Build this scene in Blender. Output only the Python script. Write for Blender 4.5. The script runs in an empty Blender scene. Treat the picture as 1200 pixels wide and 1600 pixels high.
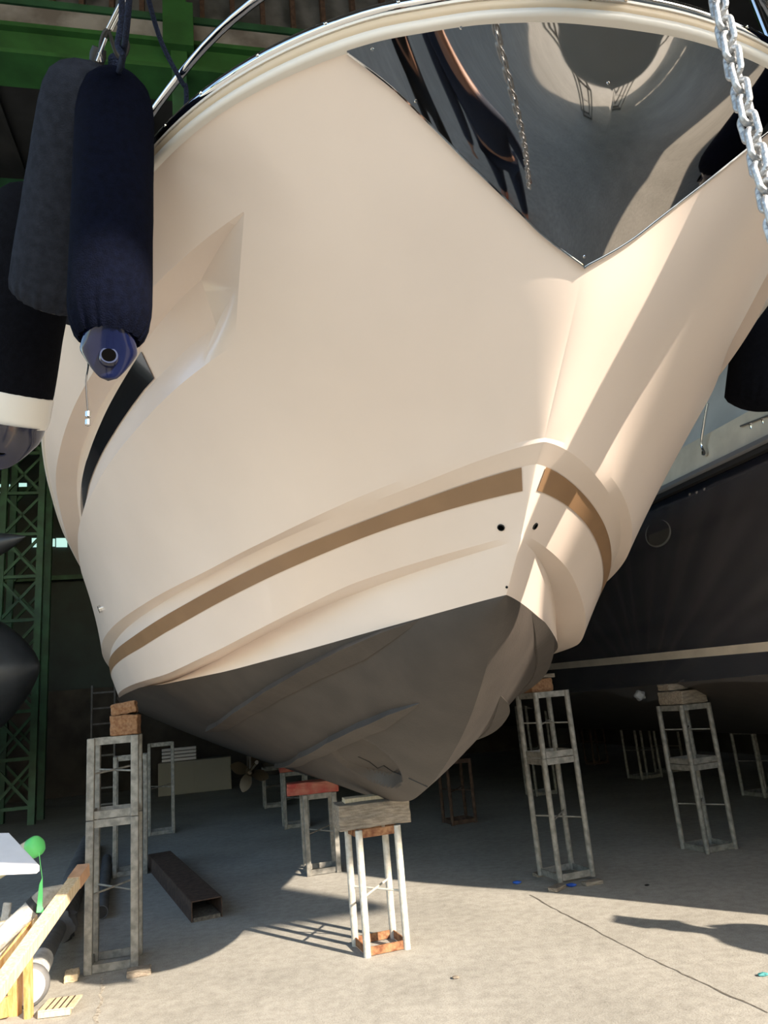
import bpy, bmesh, math, random
import numpy as np
from mathutils import Vector, Matrix
from mathutils.bvhtree import BVHTree

random.seed(7)
SC = bpy.context.scene
COL = SC.collection

# ------------------------------------------------------------------ camera
FPX, CAMH = 1150.0, 1.55                      # focal length in px of a 1200x1600 frame, eye height
_up = np.array([211. - 600., -(-3600. - 800.), -FPX]); _up /= np.linalg.norm(_up)
_v = np.array([0, 0, -1.]); _f = _v - _up * (_v @ _up); _f /= np.linalg.norm(_f)
RC = np.array([np.cross(_f, _up), _f, _up])   # world = RC @ camera axes
CAM = np.array([0, 0, CAMH])
cd = bpy.data.cameras.new('camera'); cam = bpy.data.objects.new('camera', cd); COL.objects.link(cam)
cd.sensor_fit = 'VERTICAL'; cd.sensor_height = 32.0; cd.lens = FPX / 1600 * 32.0
cd.clip_start = 0.02; cd.clip_end = 300
M = Matrix([list(RC[i]) + [CAM[i]] for i in range(3)] + [[0, 0, 0, 1]])
cam.matrix_world = M
SC.camera = cam

# ------------------------------------------------------------------ light and exposure
SUN_DIR = np.array([0.6461, -0.6018, 0.4695])  # towards the sun
w = bpy.data.worlds.new('world'); SC.world = w; w.use_nodes = True
nt = w.node_tree; bg = nt.nodes['Background']
sky = nt.nodes.new('ShaderNodeTexSky'); sky.sky_type = 'NISHITA'; sky.sun_disc = False
sky.sun_elevation = math.radians(28); sky.sun_rotation = math.atan2(SUN_DIR[0], SUN_DIR[1])
sky.air_density = 1.3; sky.dust_density = 1.0; sky.ozone_density = 2.0
nt.links.new(sky.outputs[0], bg.inputs[0]); bg.inputs[1].default_value = 0.40
sd = bpy.data.lights.new('sun', 'SUN'); sd.energy = 10; sd.angle = math.radians(0.53); sd.color = (1.0, 0.87, 0.72)
sun = bpy.data.objects.new('sun', sd); COL.objects.link(sun)
sun.rotation_euler = Vector(SUN_DIR).to_track_quat('Z', 'Y').to_euler(); sun.location = (12, -12, 12)
SC.view_settings.view_transform = 'Standard'; SC.view_settings.look = 'None'
SC.view_settings.gamma = 1; SC.view_settings.use_curve_mapping = False
SC.view_settings.exposure = 0.27
SC.cycles.max_bounces = 8; SC.cycles.diffuse_bounces = 5; SC.cycles.glossy_bounces = 4
SC.cycles.transparent_max_bounces = 8

# ------------------------------------------------------------------ geometry helpers
def ray(x, y):
    r = RC @ np.array([x - 600., -(y - 800.), -FPX]); return r / np.linalg.norm(r)
def onz(x, y, z=0.):
    r = ray(x, y); return CAM + r * (z - CAMH) / r[2]
def atd(x, y, d): return CAM + ray(x, y) * d
def aty(x, y, Y):
    r = ray(x, y); return CAM + r * (Y / r[1])
TH = math.radians(12.955)                     # heading of the yacht and of the shed
A = np.array([-math.sin(TH), math.cos(TH), 0]); B = np.array([-math.cos(TH), -math.sin(TH), 0])
O = np.array([-.27, 5.44, 0]) + B * -.12
def W3(a, b, z): return O + A * a + B * b + np.array([0, 0, z])
def W(P):
    P = np.asarray(P, float); return O + P[..., :1] * A + P[..., 1:2] * B + P[..., 2:] * np.array([0, 0, 1.])
def onb(x, y, b):
    r = ray(x, y); return CAM + r * ((b - (CAM - O) @ B) / (r @ B))
def ona(x, y, a):
    r = ray(x, y); return CAM + r * ((a - (CAM - O) @ A) / (r @ A))

def V(*a): return np.array(a, float)
def unit(v): v = np.asarray(v, float); return v / max(np.linalg.norm(v), 1e-9)

class MB:
    def __init__(s): s.v = []; s.f = []
    def add(s, vs, fs):
        n = len(s.v); s.v += [tuple(map(float, p)) for p in vs]; s.f += [tuple(i + n for i in f) for f in fs]; return s
    def box(s, c, size, X=(1, 0, 0), Y=(0, 1, 0), Z=(0, 0, 1), bev=0.0):
        c = np.asarray(c, float); X, Y, Z = [np.asarray(q, float) for q in (X, Y, Z)]
        hx, hy, hz = [q / 2 for q in size]
        vs = [c + X * i * hx + Y * j * hy + Z * k * hz for k in (-1, 1) for j in (-1, 1) for i in (-1, 1)]
        return s.add(vs, [(0, 2, 3, 1), (4, 5, 7, 6), (0, 1, 5, 4), (2, 6, 7, 3), (0, 4, 6, 2), (1, 3, 7, 5)])
    def bar(s, p, q, w, h, up=(0, 0, 1)):
        p = np.asarray(p, float); q = np.asarray(q, float); d = unit(q - p)
        u = np.asarray(up, float); sd_ = np.cross(d, u)
        if np.linalg.norm(sd_) < 1e-4: sd_ = np.cross(d, V(1, 0, 0))
        sd_ = unit(sd_); u = np.cross(sd_, d)
        return s.box((p + q) / 2, (w, np.linalg.norm(q - p), h), sd_, d, u)
    def tube(s, pts, r, n=10, cap=True, closed=False):
        pts = [np.asarray(p, float) for p in pts]; N = len(pts)
        rs = r if hasattr(r, '__len__') else [r] * N
        rings = []; prev = None
        for i, p in enumerate(pts):
            if closed: d = unit(pts[(i + 1) % N] - pts[i - 1])
            else: d = unit(pts[min(i + 1, N - 1)] - pts[max(i - 1, 0)])
            if prev is None:
                a = np.cross(d, V(0, 0, 1))
                if np.linalg.norm(a) < 1e-2: a = np.cross(d, V(0, 1, 0))
            else: a = prev - d * (prev @ d)
            a = unit(a); prev = a; b = np.cross(d, a)
            rings.append([p + rs[i] * (a * math.cos(t) + b * math.sin(t)) for t in [2 * math.pi * k / n for k in range(n)]])
        vs = [v for g in rings for v in g]; fs = []
        for i in range(N if closed else N - 1):
            j = (i + 1) % N
            for k in range(n): fs.append((i * n + k, i * n + (k + 1) % n, j * n + (k + 1) % n, j * n + k))
        if cap and not closed: fs += [tuple(range(n))[::-1], tuple((N - 1) * n + k for k in range(n))]
        return s.add(vs, fs)
    def lathe(s, prof, org, axis, n=32, mod=None):
        """prof: (radius, distance along the axis)"""
        org = np.asarray(org, float); ax = unit(axis)
        a = np.cross(ax, V(0, 0, 1))
        if np.linalg.norm(a) < .05: a = np.cross(ax, V(0, 1, 0))
        a = unit(a); b = np.cross(ax, a); vs = []; fs = []
        for i, (r, h) in enumerate(prof):
            for k in range(n):
                t = 2 * math.pi * k / n; rr = r * (mod(i, t) if mod else 1)
                vs.append(org + ax * h + rr * (a * math.cos(t) + b * math.sin(t)))
        for i in range(len(prof) - 1):
            for k in range(n): fs.append((i * n + k, i * n + (k + 1) % n, (i + 1) * n + (k + 1) % n, (i + 1) * n + k))
        fs += [tuple(range(n))[::-1], tuple((len(prof) - 1) * n + k for k in range(n))]
        return s.add(vs, fs)
    def grid(s, P, flip=False):
        P = np.asarray(P); n, m = P.shape[:2]
        fs = []
        for i in range(n - 1):
            for j in range(m - 1):
                q = (i * m + j, i * m + j + 1, (i + 1) * m + j + 1, (i + 1) * m + j); fs.append(q[::-1] if flip else q)
        return s.add(P.reshape(-1, 3), fs)
    def prism(s, poly, d):
        """closed polygon swept by vector d"""
        n = len(poly); d = np.asarray(d, float); poly = [np.asarray(p, float) for p in poly]
        return s.add(poly + [p + d for p in poly],
                     [tuple(range(n))[::-1], tuple(range(n, 2 * n))] + [(i, (i + 1) % n, n + (i + 1) % n, n + i) for i in range(n)])
    def build(s, name, mat, parent=None, smooth=False, bevel=0.0, weld=False, fix=True, angle=40):
        org = np.array(parent_loc(parent))
        me = bpy.data.meshes.new(name)
        me.from_pydata([tuple(np.array(p) - org) for p in s.v], [], s.f); me.update()
        bm = bmesh.new(); bm.from_mesh(me)
        if weld: bmesh.ops.remove_doubles(bm, verts=bm.verts, dist=1e-4)
        if fix: bmesh.ops.recalc_face_normals(bm, faces=bm.faces)
        bm.to_mesh(me); bm.free()
        me.materials.append(mat)
        if smooth:
            me.polygons.foreach_set('use_smooth', [True] * len(me.polygons))
            if angle: me.set_sharp_from_angle(angle=math.radians(angle))
        o = bpy.data.objects.new(name, me); COL.objects.link(o)
        if parent: o.parent = parent
        if bevel:
            b = o.modifiers.new('bevel', 'BEVEL'); b.width = bevel; b.segments = 2; b.limit_method = 'ANGLE'
        return o
def parent_loc(p):
    x = np.zeros(3)
    while p is not None:
        x = x + np.array(p.location); p = p.parent
    return x

def tag(o, label=None, cat=None, group=None, kind=None):
    if label: o['label'] = label
    if cat: o['category'] = cat
    if group: o['group'] = group
    if kind: o['kind'] = kind
    return o
def thing(name, label, cat, loc, group=None, rz=0):
    o = bpy.data.objects.new(name, None); COL.objects.link(o); o.location = tuple(map(float, loc)); o.rotation_euler = (0, 0, rz)
    o.empty_display_size = .2
    return tag(o, label, cat, group)
def copy_tree(o, parent=None):
    c = o.copy(); COL.objects.link(c); c.parent = parent
    for ch in [q for q in bpy.data.objects if q.parent == o]: copy_tree(ch, c)
    return c

# ------------------------------------------------------------------ materials
def mat(name, col, rough=.5, metal=0., var=.0, scale=8., col2=None, bump=0., bscale=60., coat=0., alpha=1., aniso=None, spec=None, detail=6., thr=(.35, .65)):
    m = bpy.data.materials.new(name); m.use_nodes = True; t = m.node_tree; p = t.nodes['Principled BSDF']
    p.inputs['Roughness'].default_value = rough; p.inputs['Metallic'].default_value = metal
    p.inputs['Base Color'].default_value = (*col, 1); p.inputs['Coat Weight'].default_value = coat
    p.inputs['Alpha'].default_value = alpha
    if spec is not None: p.inputs['Specular IOR Level'].default_value = spec
    tc = t.nodes.new('ShaderNodeTexCoord')
    if var or col2:
        n = t.nodes.new('ShaderNodeTexNoise'); n.inputs['Scale'].default_value = scale; n.inputs['Detail'].default_value = detail
        mp = t.nodes.new('ShaderNodeMapping'); t.links.new(tc.outputs['Object'], mp.inputs[0])
        if aniso: mp.inputs['Scale'].default_value = aniso
        t.links.new(mp.outputs[0], n.inputs[0])
        cr = t.nodes.new('ShaderNodeValToRGB'); cr.color_ramp.elements[0].position = thr[0]; cr.color_ramp.elements[1].position = thr[1]
        c1 = col; c2 = col2 or tuple(min(1, c * (1 + var)) for c in col)
        if not col2: c1 = tuple(c * (1 - var) for c in col)
        cr.color_ramp.elements[0].color = (*c1, 1); cr.color_ramp.elements[1].color = (*c2, 1)
        t.links.new(n.outputs[0], cr.inputs[0]); t.links.new(cr.outputs[0], p.inputs['Base Color'])
    if bump:
        n2 = t.nodes.new('ShaderNodeTexNoise'); n2.inputs['Scale'].default_value = bscale; n2.inputs['Detail'].default_value = 5
        t.links.new(tc.outputs['Object'], n2.inputs[0])
        b = t.nodes.new('ShaderNodeBump'); b.inputs['Strength'].default_value = bump; b.inputs['Distance'].default_value = .01
        t.links.new(n2.outputs[0], b.inputs['Height']); t.links.new(b.outputs[0], p.inputs['Normal'])
    return m

M_GEL = mat('cream_gelcoat', (.79, .67, .585), .28, var=.03, scale=1.5, coat=.15)
M_ANTI = mat('antifouling_paint', (.050, .040, .033), .62, var=.14, scale=5, bump=.15, bscale=90)
M_GOLD = mat('bronze_stripe_film', (.27, .16, .085), .35, var=.06, scale=6)
M_STEEL = mat('polished_stainless', (.66, .65, .63), .045, 1.)
M_PLATE = mat('mirror_stainless_plate', (.42, .40, .385), .03, 1., var=.07, scale=3)
M_MOLD = mat('cream_moulding', (.72, .68, .62), .35, coat=.2)
M_GLASS = mat('black_window_glass', (.012, .012, .015), .08, coat=.5)
M_NAVY = mat('navy_fleece', (.002, .003, .009), .95, var=.25, scale=60, bump=.5, bscale=260, spec=.06)
M_GREYF = mat('faded_grey_fleece', (.018, .021, .030), .95, var=.2, scale=40, bump=.5, bscale=260, spec=.06)
M_BLACKF = mat('black_fleece', (.004, .0045, .007), .95, var=.2, scale=50, bump=.5, bscale=220, spec=.06)
M_NAVYG = mat('glossy_navy_vinyl', (.005, .008, .035), .16, coat=.2)
M_WHITEG = mat('white_vinyl', (.72, .70, .66), .3)
M_BLACK = mat('matt_black', (.012, .012, .012), .6)
M_HOLE = mat('dark_opening', (.002, .002, .002), 1., spec=0.)
M_ROPE = mat('navy_braided_rope', (.012, .018, .042), .8, spec=.2, var=.5, scale=220, bump=.8, bscale=300)
M_GALV = mat('galvanised_chain', (.50, .51, .52), .42, .75, var=.18, scale=90, bump=.35, bscale=160)
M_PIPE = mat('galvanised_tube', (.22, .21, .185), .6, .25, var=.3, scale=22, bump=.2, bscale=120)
M_PIPEW = mat('pale_painted_tube', (.55, .53, .47), .6, .0, col2=(.40, .37, .31), scale=30, bump=.2, bscale=120)
M_RUST = mat('rusty_steel', (.16, .055, .022), .8, .2, col2=(.36, .19, .09), scale=26, bump=.5)
M_RUSTD = mat('dark_rusty_steel', (.05, .028, .018), .85, .1, col2=(.10, .06, .04), scale=20, bump=.4)
M_WOODG = mat('weathered_timber', (.17, .135, .10), .85, col2=(.30, .25, .19), scale=14, aniso=(1, 6, 6), bump=.6, bscale=70)
M_WOODO = mat('orange_timber', (.17, .075, .03), .8, col2=(.27, .15, .075), scale=10, aniso=(6, 1, 6), bump=.4)
M_WOODP = mat('pale_pine', (.55, .42, .26), .75, col2=(.68, .55, .37), scale=12, aniso=(6, 6, 1), bump=.2)
M_WOODR = mat('red_painted_timber', (.32, .035, .025), .7, col2=(.42, .16, .10), scale=7, bump=.3)
M_GREEN = mat('green_painted_steel', (.022, .095, .022), .5, var=.25, scale=3, bump=.1)
M_GREEND = mat('dark_green_steel', (.02, .08, .035), .55, var=.3, scale=4)
M_ROOF = mat('dark_roof_sheet', (.035, .035, .035), .7, var=.3, scale=2)
M_FASC = mat('stained_grey_board', (.26, .26, .25), .8, col2=(.12, .11, .10), scale=3, bump=.2)
M_CONW = mat('dark_concrete_wall', (.045, .04, .034), .9, var=.35, scale=2, bump=.3)
M_GWALL = mat('dark_green_sheeting', (.007, .02, .017), .6, var=.3, scale=2)

# ------------------------------------------------------------------ the setting
def floor_material():
    m = bpy.data.materials.new('yard_concrete'); m.use_nodes = True; t = m.node_tree; p = t.nodes['Principled BSDF']
    p.inputs['Roughness'].default_value = .85; p.inputs['Specular IOR Level'].default_value = .25
    tc = t.nodes.new('ShaderNodeTexCoord')
    def noise(sc, det=6):
        n = t.nodes.new('ShaderNodeTexNoise'); n.inputs['Scale'].default_value = sc; n.inputs['Detail'].default_value = det
        n.inputs['Roughness'].default_value = .65; t.links.new(tc.outputs['Object'], n.inputs[0]); return n
    def ramp(n, a, ca, b, cb):
        r = t.nodes.new('ShaderNodeValToRGB'); e = r.color_ramp.elements; e[0].position = a; e[1].position = b
        e[0].color = (*ca, 1); e[1].color = (*cb, 1); t.links.new(n.outputs[0], r.inputs[0]); return r
    r1 = ramp(noise(.9), .3, (.33, .315, .275), .72, (.45, .43, .38))
    r2 = ramp(noise(14, 8), .28, (.72, .71, .70), .6, (1.05, 1.05, 1.05))
    r3 = ramp(noise(120, 3), .33, (.62, .60, .57), .52, (1.04, 1.04, 1.04))
    mx = t.nodes.new('ShaderNodeMix'); mx.data_type = 'RGBA'; mx.blend_type = 'MULTIPLY'; mx.inputs[0].default_value = .8
    t.links.new(r1.outputs[0], mx.inputs[6]); t.links.new(r2.outputs[0], mx.inputs[7])
    m2 = t.nodes.new('ShaderNodeMix'); m2.data_type = 'RGBA'; m2.blend_type = 'MULTIPLY'; m2.inputs[0].default_value = .7
    t.links.new(mx.outputs[2], m2.inputs[6]); t.links.new(r3.outputs[0], m2.inputs[7]); t.links.new(m2.outputs[2], p.inputs['Base Color'])
    b = t.nodes.new('ShaderNodeBump'); b.inputs['Strength'].default_value = .5; b.inputs['Distance'].default_value = .006
    t.links.new(noise(70, 8).outputs[0], b.inputs['Height']); t.links.new(b.outputs[0], p.inputs['Normal'])
    return m
M_FLOOR = floor_material()
def struct(mb, name, m, **k): return tag(mb.build(name, m, **k), kind='structure')

def slab(name, a0, a1, b0, b1, z0, z1, m):
    mb = MB(); c = W3((a0 + a1) / 2, (b0 + b1) / 2, (z0 + z1) / 2)
    mb.box(c, (abs(b1 - b0), abs(a1 - a0), abs(z1 - z0)), B, A); return struct(mb, name, m)
slab('floor', -60, 30, -45, 45, -.2, 0, M_FLOOR)
RZ = 9.7
slab('ceiling', -12, 16, -9, 8.2, RZ, RZ + .15, M_ROOF)
slab('wall_back', 15.6, 15.9, -9, 8.2, 0, RZ, M_GWALL)
slab('wall_left', 3.5, 15.8, 7.9, 8.2, 0, RZ, M_GWALL)
slab('wall_right', -10.1, 15.8, -9.2, -8.9, 0, RZ, M_CONW)
slab('trim_1', 15.4, 15.6, -9, 7.9, 0, 2.6, M_CONW)                 # concrete plinth of the back wall
# header over the open front of the shed: its lower edge is the edge of the roof's shade
slab('trim_2', -12.1, -11.9, -8.9, 8.2, 8.31, RZ + .15, M_ROOF)
# ribs of the roof sheeting above the yacht
mb = MB()
for k in range(26):
    b = -8 + k * .62; mb.box(W3(8.5, b, RZ - .04), (.06, 14, .08), B, A)
struct(mb, 'trim_3', M_ROOF)
# joints in the concrete
M_CRACK = mat('joint_filler', (.07, .06, .05), .95, col2=(.16, .14, .11), scale=40)
M_FILL = mat('pale_joint_mortar', (.50, .46, .38), .9, col2=(.22, .19, .15), scale=45)
def crack(name, pts, wd, m):
    mb = MB(); P = []
    for (x0, y0), (x1, y1) in zip(pts[:-1], pts[1:]):
        for k in range(8):
            t = k / 8; g = onz(x0 + (x1 - x0) * t, y0 + (y1 - y0) * t); P.append(g + V(random.uniform(-1, 1), random.uniform(-1, 1), 0) * wd * .5)
    P.append(onz(*pts[-1])); L = []
    for i, p in enumerate(P):
        d = unit(P[min(i + 1, len(P) - 1)] - P[max(i - 1, 0)]); n = np.cross(d, V(0, 0, 1)); ww = wd * random.uniform(.35, 1)
        L.append([p + n * ww / 2 + V(0, 0, .0015), p - n * ww / 2 + V(0, 0, .0015)])
    mb.grid(L); return struct(mb, name, m)
crack('trim_4', [(828, 1398), (885, 1430), (1000, 1490), (1090, 1533), (1200, 1583)], .016, M_CRACK)
crack('trim_5', [(163, 1522), (158, 1550), (152, 1600)], .03, M_FILL)

# ---- green crane beam with its runway and posts (a = 1 in the shed's frame)
gb = thing('crane_beam', 'green painted steel beam across the shed above the fenders', 'beam', W3(1.1, 0, 7.9))
def strip_a(mb, a, y0l, y1l, y0r, y1r, xl, xr, th):
    """board standing in the plane a, given by its left and right edges in the photo"""
    p = [ona(xl, y0l, a), ona(xr, y0r, a), ona(xr, y1r, a), ona(xl, y1l, a)]; return mb.prism(p, A * th)
def beam_ab(mb, a, z0, z1, th, b0=-8.85, b1=7.85): return mb.box(W3(a + th / 2, (b0 + b1) / 2, (z0 + z1) / 2), (b1 - b0, th, z1 - z0), B, A)
def zb(x, y, a): return (ona(x, y, a))[2]
z_top, z_mid, z_bot = zb(200, 64, 1.), zb(200, 112, 1.), zb(200, 115, 1.)
mb = MB(); beam_ab(mb, 1.0, z_bot, z_top, .14); mb.build('web', M_GREEN, gb)
mb = MB(); beam_ab(mb, .86, z_bot - .02, z_bot + .03, .42); mb.build('bottom_flange', M_GREEN, gb)
mb = MB(); beam_ab(mb, .93, z_top - .03, z_top + .02, .28); mb.build('top_flange', M_GREEN, gb)
fb = tag(beam_ab(MB(), 1.0, z_top + .06, zb(200, 28, 1.), .05).build('gutter_board', M_FASC), 'long stained grey board lying above the green beam', 'board')
rl = tag(beam_ab(MB(), 1.02, zb(200, 22, 1.), zb(200, 12, 1.), .12).build('roof_rail', M_GREEND), 'thin dark green rail above the grey board', 'rail')
# clerestory: dirty panes between rusty mullions
mb = MB(); beam_ab(mb, 1.3, zb(200, 12, 1.), RZ, .03); struct(mb, 'window_1', mat('dirty_pane', (.06, .065, .06), .5, col2=(.16, .165, .16), scale=4))
for k, x in enumerate(range(-60, 640, 47)):
    p = ona(x, 20, 1.2); q = V(p[0], p[1], RZ)
    o = MB().bar(V(p[0], p[1], zb(200, 14, 1.)), q, .05, .1, A).build('window_mullion', M_RUSTD, bpy.data.objects['window_1'])
for nm, x in (('roof_post', 280),):
    p = ona(x, 90, .95); t_ = thing(nm, 'green steel post standing on the crane beam behind the bow rail', 'post', (p[0], p[1], z_bot))
    MB().bar(V(p[0], p[1], z_bot), V(p[0], p[1], RZ), .16, .12, A).build('post_web', M_GREEN, t_)
    MB().box(V(p[0], p[1], z_top + .1) - A * .06, (.3, .16, .55), B, A).build('clamp_plate', M_GREEN, t_)
    MB().bar(V(p[0], p[1], 5.2), V(p[0], p[1], z_bot), .14, .14, A).build('lower_post', M_GREEND, t_)
# roof purlins further in
for i, (a, z) in enumerate(((4.2, 8.9), (7.5, 8.9), (11, 8.9))):
    o = MB().box(W3(a, -.5, z), (17, .16, .3), B, A).build('roof_purlin', M_GREEND)
    tag(o, ['dark green roof purlin nearest behind the crane beam', 'second dark green roof purlin into the dark shed', 'third and deepest dark green roof purlin'][i], 'beam', 'purlins under the shed roof')

# ------------------------------------------------------------------ the motor yacht: lines of half its hull
AEND = 8.6
FIT = dict(boot=(-2.67, 2.666, 4.852, .907), chin=(-2.88, 2.415, 4.833, .905), chout=(-2.895, 2.441, 3.95, .882), stlo=(-3.03, 2.595, 4.286, .798),
           stup=(-3.10, 2.592, 4.216, .789), knin=(-3.185, 2.668, 4.659, .739), knout=(-3.19, 2.799, 4.784, .712))
ZT = dict(boot=[(-2.67, 1.92), (-2.18, 1.885), (-1.37, 1.84), (-.66, 1.82), (.26, 1.825), (.8, 1.845), (3.5, 1.87), (9, 1.8)],
    chin=[(-2.88, 2.09), (-2.38, 2.07), (-1.68, 2.02), (-1.15, 1.96), (-.51, 1.895), (.36, 1.85), (1.2, 1.84), (3.5, 1.83), (9, 1.77)],
    chout=[(-2.895, 2.11), (-2.23, 2.075), (-1.92, 2.03), (-1.52, 1.97), (-1.05, 1.91), (-.2, 1.855), (.8, 1.86), (3.5, 1.86), (9, 1.8)],
    stlo=[(-3.03, 2.24), (-2.67, 2.23), (-2.04, 2.185), (-1.57, 2.145), (-.83, 2.09), (.1, 2.055), (2.2, 2.06), (9, 2.0)],
    stup=[(-3.10, 2.31), (-2.74, 2.28), (-2.09, 2.24), (-1.67, 2.21), (-.97, 2.17), (.15, 2.14), (2.2, 2.15), (9, 2.1)],
    knin=[(-3.185, 2.36), (-2.83, 2.315), (-2.24, 2.285), (-1.35, 2.25), (-.68, 2.235), (.48, 2.23), (2.1, 2.225), (9, 2.2)],
    knout=[(-3.19, 2.372), (-2.78, 2.335), (-2.12, 2.28), (-1.53, 2.255), (-.8, 2.255), (.4, 2.27), (2, 2.29), (9, 2.25)])
KEEL = [(-2.67, 1.92), (-2.51, 1.8), (-2.29, 1.62), (-2.0, 1.43), (-1.62, 1.25), (-1.11, 1.07), (-.69, .97), (.13, .895), (2.9, .79), (8.6, .56)]
STEM = [(2.372, -3.19), (2.5, -3.33), (2.76, -3.61), (3.0, -3.82), (3.28, -3.99)]
SHEER = [(-3.99, 0, 3.24), (-3.985, .15, 3.237), (-3.965, .35, 3.225), (-3.91, .58, 3.21), (-3.83, .75, 3.21), (-3.67, .96, 3.22), (-3.5, 1.11, 3.24),
         (-3.29, 1.25, 3.26), (-2.9, 1.46, 3.285), (-2.4, 1.66, 3.305), (-1.5, 1.95, 3.33), (-.5, 2.18, 3.32), (.16, 2.28, 3.29), (1.38, 2.40, 3.2), (3, 2.47, 3.12), (8.6, 2.45, 2.9)]
def pchip(xs, ys, x):
    xs = np.asarray(xs, float); ys = np.asarray(ys, float); x = np.clip(x, xs[0], xs[-1])
    h = np.diff(xs); d = np.diff(ys) / h; m = np.zeros(len(xs)); m[0] = d[0]; m[-1] = d[-1]
    for i in range(1, len(xs) - 1):
        if d[i - 1] * d[i] > 0:
            w1 = 2 * h[i] + h[i - 1]; w2 = h[i] + 2 * h[i - 1]; m[i] = (w1 + w2) / (w1 / d[i - 1] + w2 / d[i])
    k = np.clip(np.searchsorted(xs, x, side='right') - 1, 0, len(h) - 1); t = (x - xs[k]) / h[k]
    return (2 * t**3 - 3 * t**2 + 1) * ys[k] + (t**3 - 2 * t**2 + t) * h[k] * m[k] + (-2 * t**3 + 3 * t**2) * ys[k + 1] + (t**3 - t**2) * h[k] * m[k + 1]
def row(n, t):
    t = np.atleast_1d(np.asarray(t, float))
    if n in ('sheer', 'keel'):
        S = np.array(SHEER) if n == 'sheer' else np.array([(a, 0, z) for a, z in KEEL])
        L = np.r_[0, np.cumsum(np.linalg.norm(np.diff(S, axis=0), axis=1))]; u = L[-1] * t**(1.45 if n == 'sheer' else 1.5)
        return np.stack([pchip(L, S[:, i], u) for i in range(3)], 1)
    a0, Wd, Ln, p = FIT[n]; a = a0 + (AEND - a0) * t**1.7
    return np.stack([a, Wd * np.tanh(((a - a0) / Ln)**p), pchip([q[0] for q in ZT[n]], [q[1] for q in ZT[n]], a)], 1)
def _top(s, t):
    K = row('knout', t); T = row('sheer', t); P = K + (T - K) * s[:, None]
    st = pchip([q[0] for q in STEM], [q[1] for q in STEM], 2.372 + .878 * s)
    P[:, 0] += (st - (-3.19 - .8 * s)) * np.exp(-(t / .12)**1.2)
    P[:, 1] -= .24 * s * (1 - s) * np.clip(t / .12, 0, 1) * np.exp(-t * 1.5)
    return P
def top(s, t):
    s, t = np.broadcast_arrays(np.asarray(s, float), np.asarray(t, float)); sh = s.shape; s = s.ravel(); t = t.ravel()
    P = _top(s, t); q1 = _top(s, t * 0 + .022); q0 = _top(s, t * 0 + 1e-6)
    kk = (q1[:, 0] - q0[:, 0]) / np.maximum(q1[:, 1], 1e-3) * 1.25
    rr = .17 * np.clip(s * 2.2, 1e-5, 1)               # rounded stem above the knuckle
    ab = np.abs(P[:, 1]); P[:, 0] += kk * rr * (np.exp(-ab / rr) - np.exp(-ab / .6))
    return P.reshape(sh + (3,))
def bot(s, t):
    s, t = np.broadcast_arrays(np.asarray(s, float), np.asarray(t, float)); sh = s.shape; s = s.ravel(); t = t.ravel()
    K = row('keel', t); T = row('boot', t); P = K + (T - K) * s[:, None]
    k = 4 * s * (1 - s) * np.clip(t / .15, 0, 1); P[:, 1] += .03 * k; P[:, 2] -= .03 * k
    return P.reshape(sh + (3,))
MIR = np.array([1, -1, 1.])

yacht = thing('motor_yacht', 'large cream motor yacht propped on metal stands, seen from under its bow', 'boat', W3(0, 0, .9))
# --- topsides, with the long window recess worked in
tA = np.linspace(0, 1, 46)**1.25; tB = np.linspace(0, 1, 110)
ns = [16, 5, 8, 5, 8]                         # strips: knuckle-RL, RL-RLi, RLi-RUi, RUi-RU, RU-sheer
def tab(t, xs, ys): return np.interp(t, xs, ys)
def sL(t): return tab(t, [0, .2, .29, .4, .49, .7, 1], [.57, .57, .58, .582, .61, .66, .66])
def sLi(t): return tab(t, [0, .245, .313, .367, .448, .7, 1], [.66, .695, .716, .718, .742, .77, .77])
def sUi(t): return tab(t, [0, .24, .3, .378, .427, .7, 1], [.81, .81, .815, .836, .86, .90, .90])
def sU(t): return tab(t, [0, .2, .323, .38, .433, .491, .7, 1], [.815, .815, .826, .843, .864, .90, .93, .93])
TF = lambda q: .189 + (.2165 - .189) * q       # front edge, q: 0 at the top, 1 at the bottom
D_REC = .12
def topgrid():
    R = []
    q_of = [1, 1, None, 0, 0]
    for g in range(5):
        n = ns[g]
        for i in range(n + (1 if g == 4 else 0)):
            f = i / n
            q = [1, 1 - .49 * f, .51 * (1 - f), 0, 0][g]; tf = TF(q); tf2 = .24 + .005 * q
            t = np.concatenate([tf * tA, tf + (tf2 - tf) * np.linspace(0, 1, 7)[1:], tf2 + (1 - tf2) * (tB[1:]**1.25)])
            s = [lambda: f * sL(t), lambda: sL(t) + f * (sLi(t) - sL(t)), lambda: sLi(t) + f * (sUi(t) - sLi(t)), lambda: sUi(t) + f * (sU(t) - sUi(t)), lambda: sU(t) + f * (1 - sU(t))][g]()
            dep = [0, f, 1, 1 - f, 0][g] * D_REC * np.clip((t - tf) / (tf2 - tf), 0, 1)
            P = top(s, t); P[:, 1] -= dep; R.append(P)
    return np.array(R)
G = topgrid(); mb = MB()
mb.grid(W(G)); mb.grid(W(G * MIR), flip=True)
low = []
for a_, b_, n in (('boot', 'chin', 4), ('chin', 'chout', 2), ('chout', 'stlo', 4), ('stlo', 'stup', 3), ('stup', 'knin', 3), ('knin', 'knout', 1)):
    tt = np.concatenate([TF(1) * tA, TF(1) + (.245 - TF(1)) * np.linspace(0, 1, 7)[1:], .245 + .755 * (tB[1:]**1.25)])
    K, T = row(a_, tt), row(b_, tt)
    Q = np.array([K + (T - K) * i / n for i in range(n + 1)]); low.append(Q)
    mb.grid(W(Q)); mb.grid(W(Q * MIR), flip=True)
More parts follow.
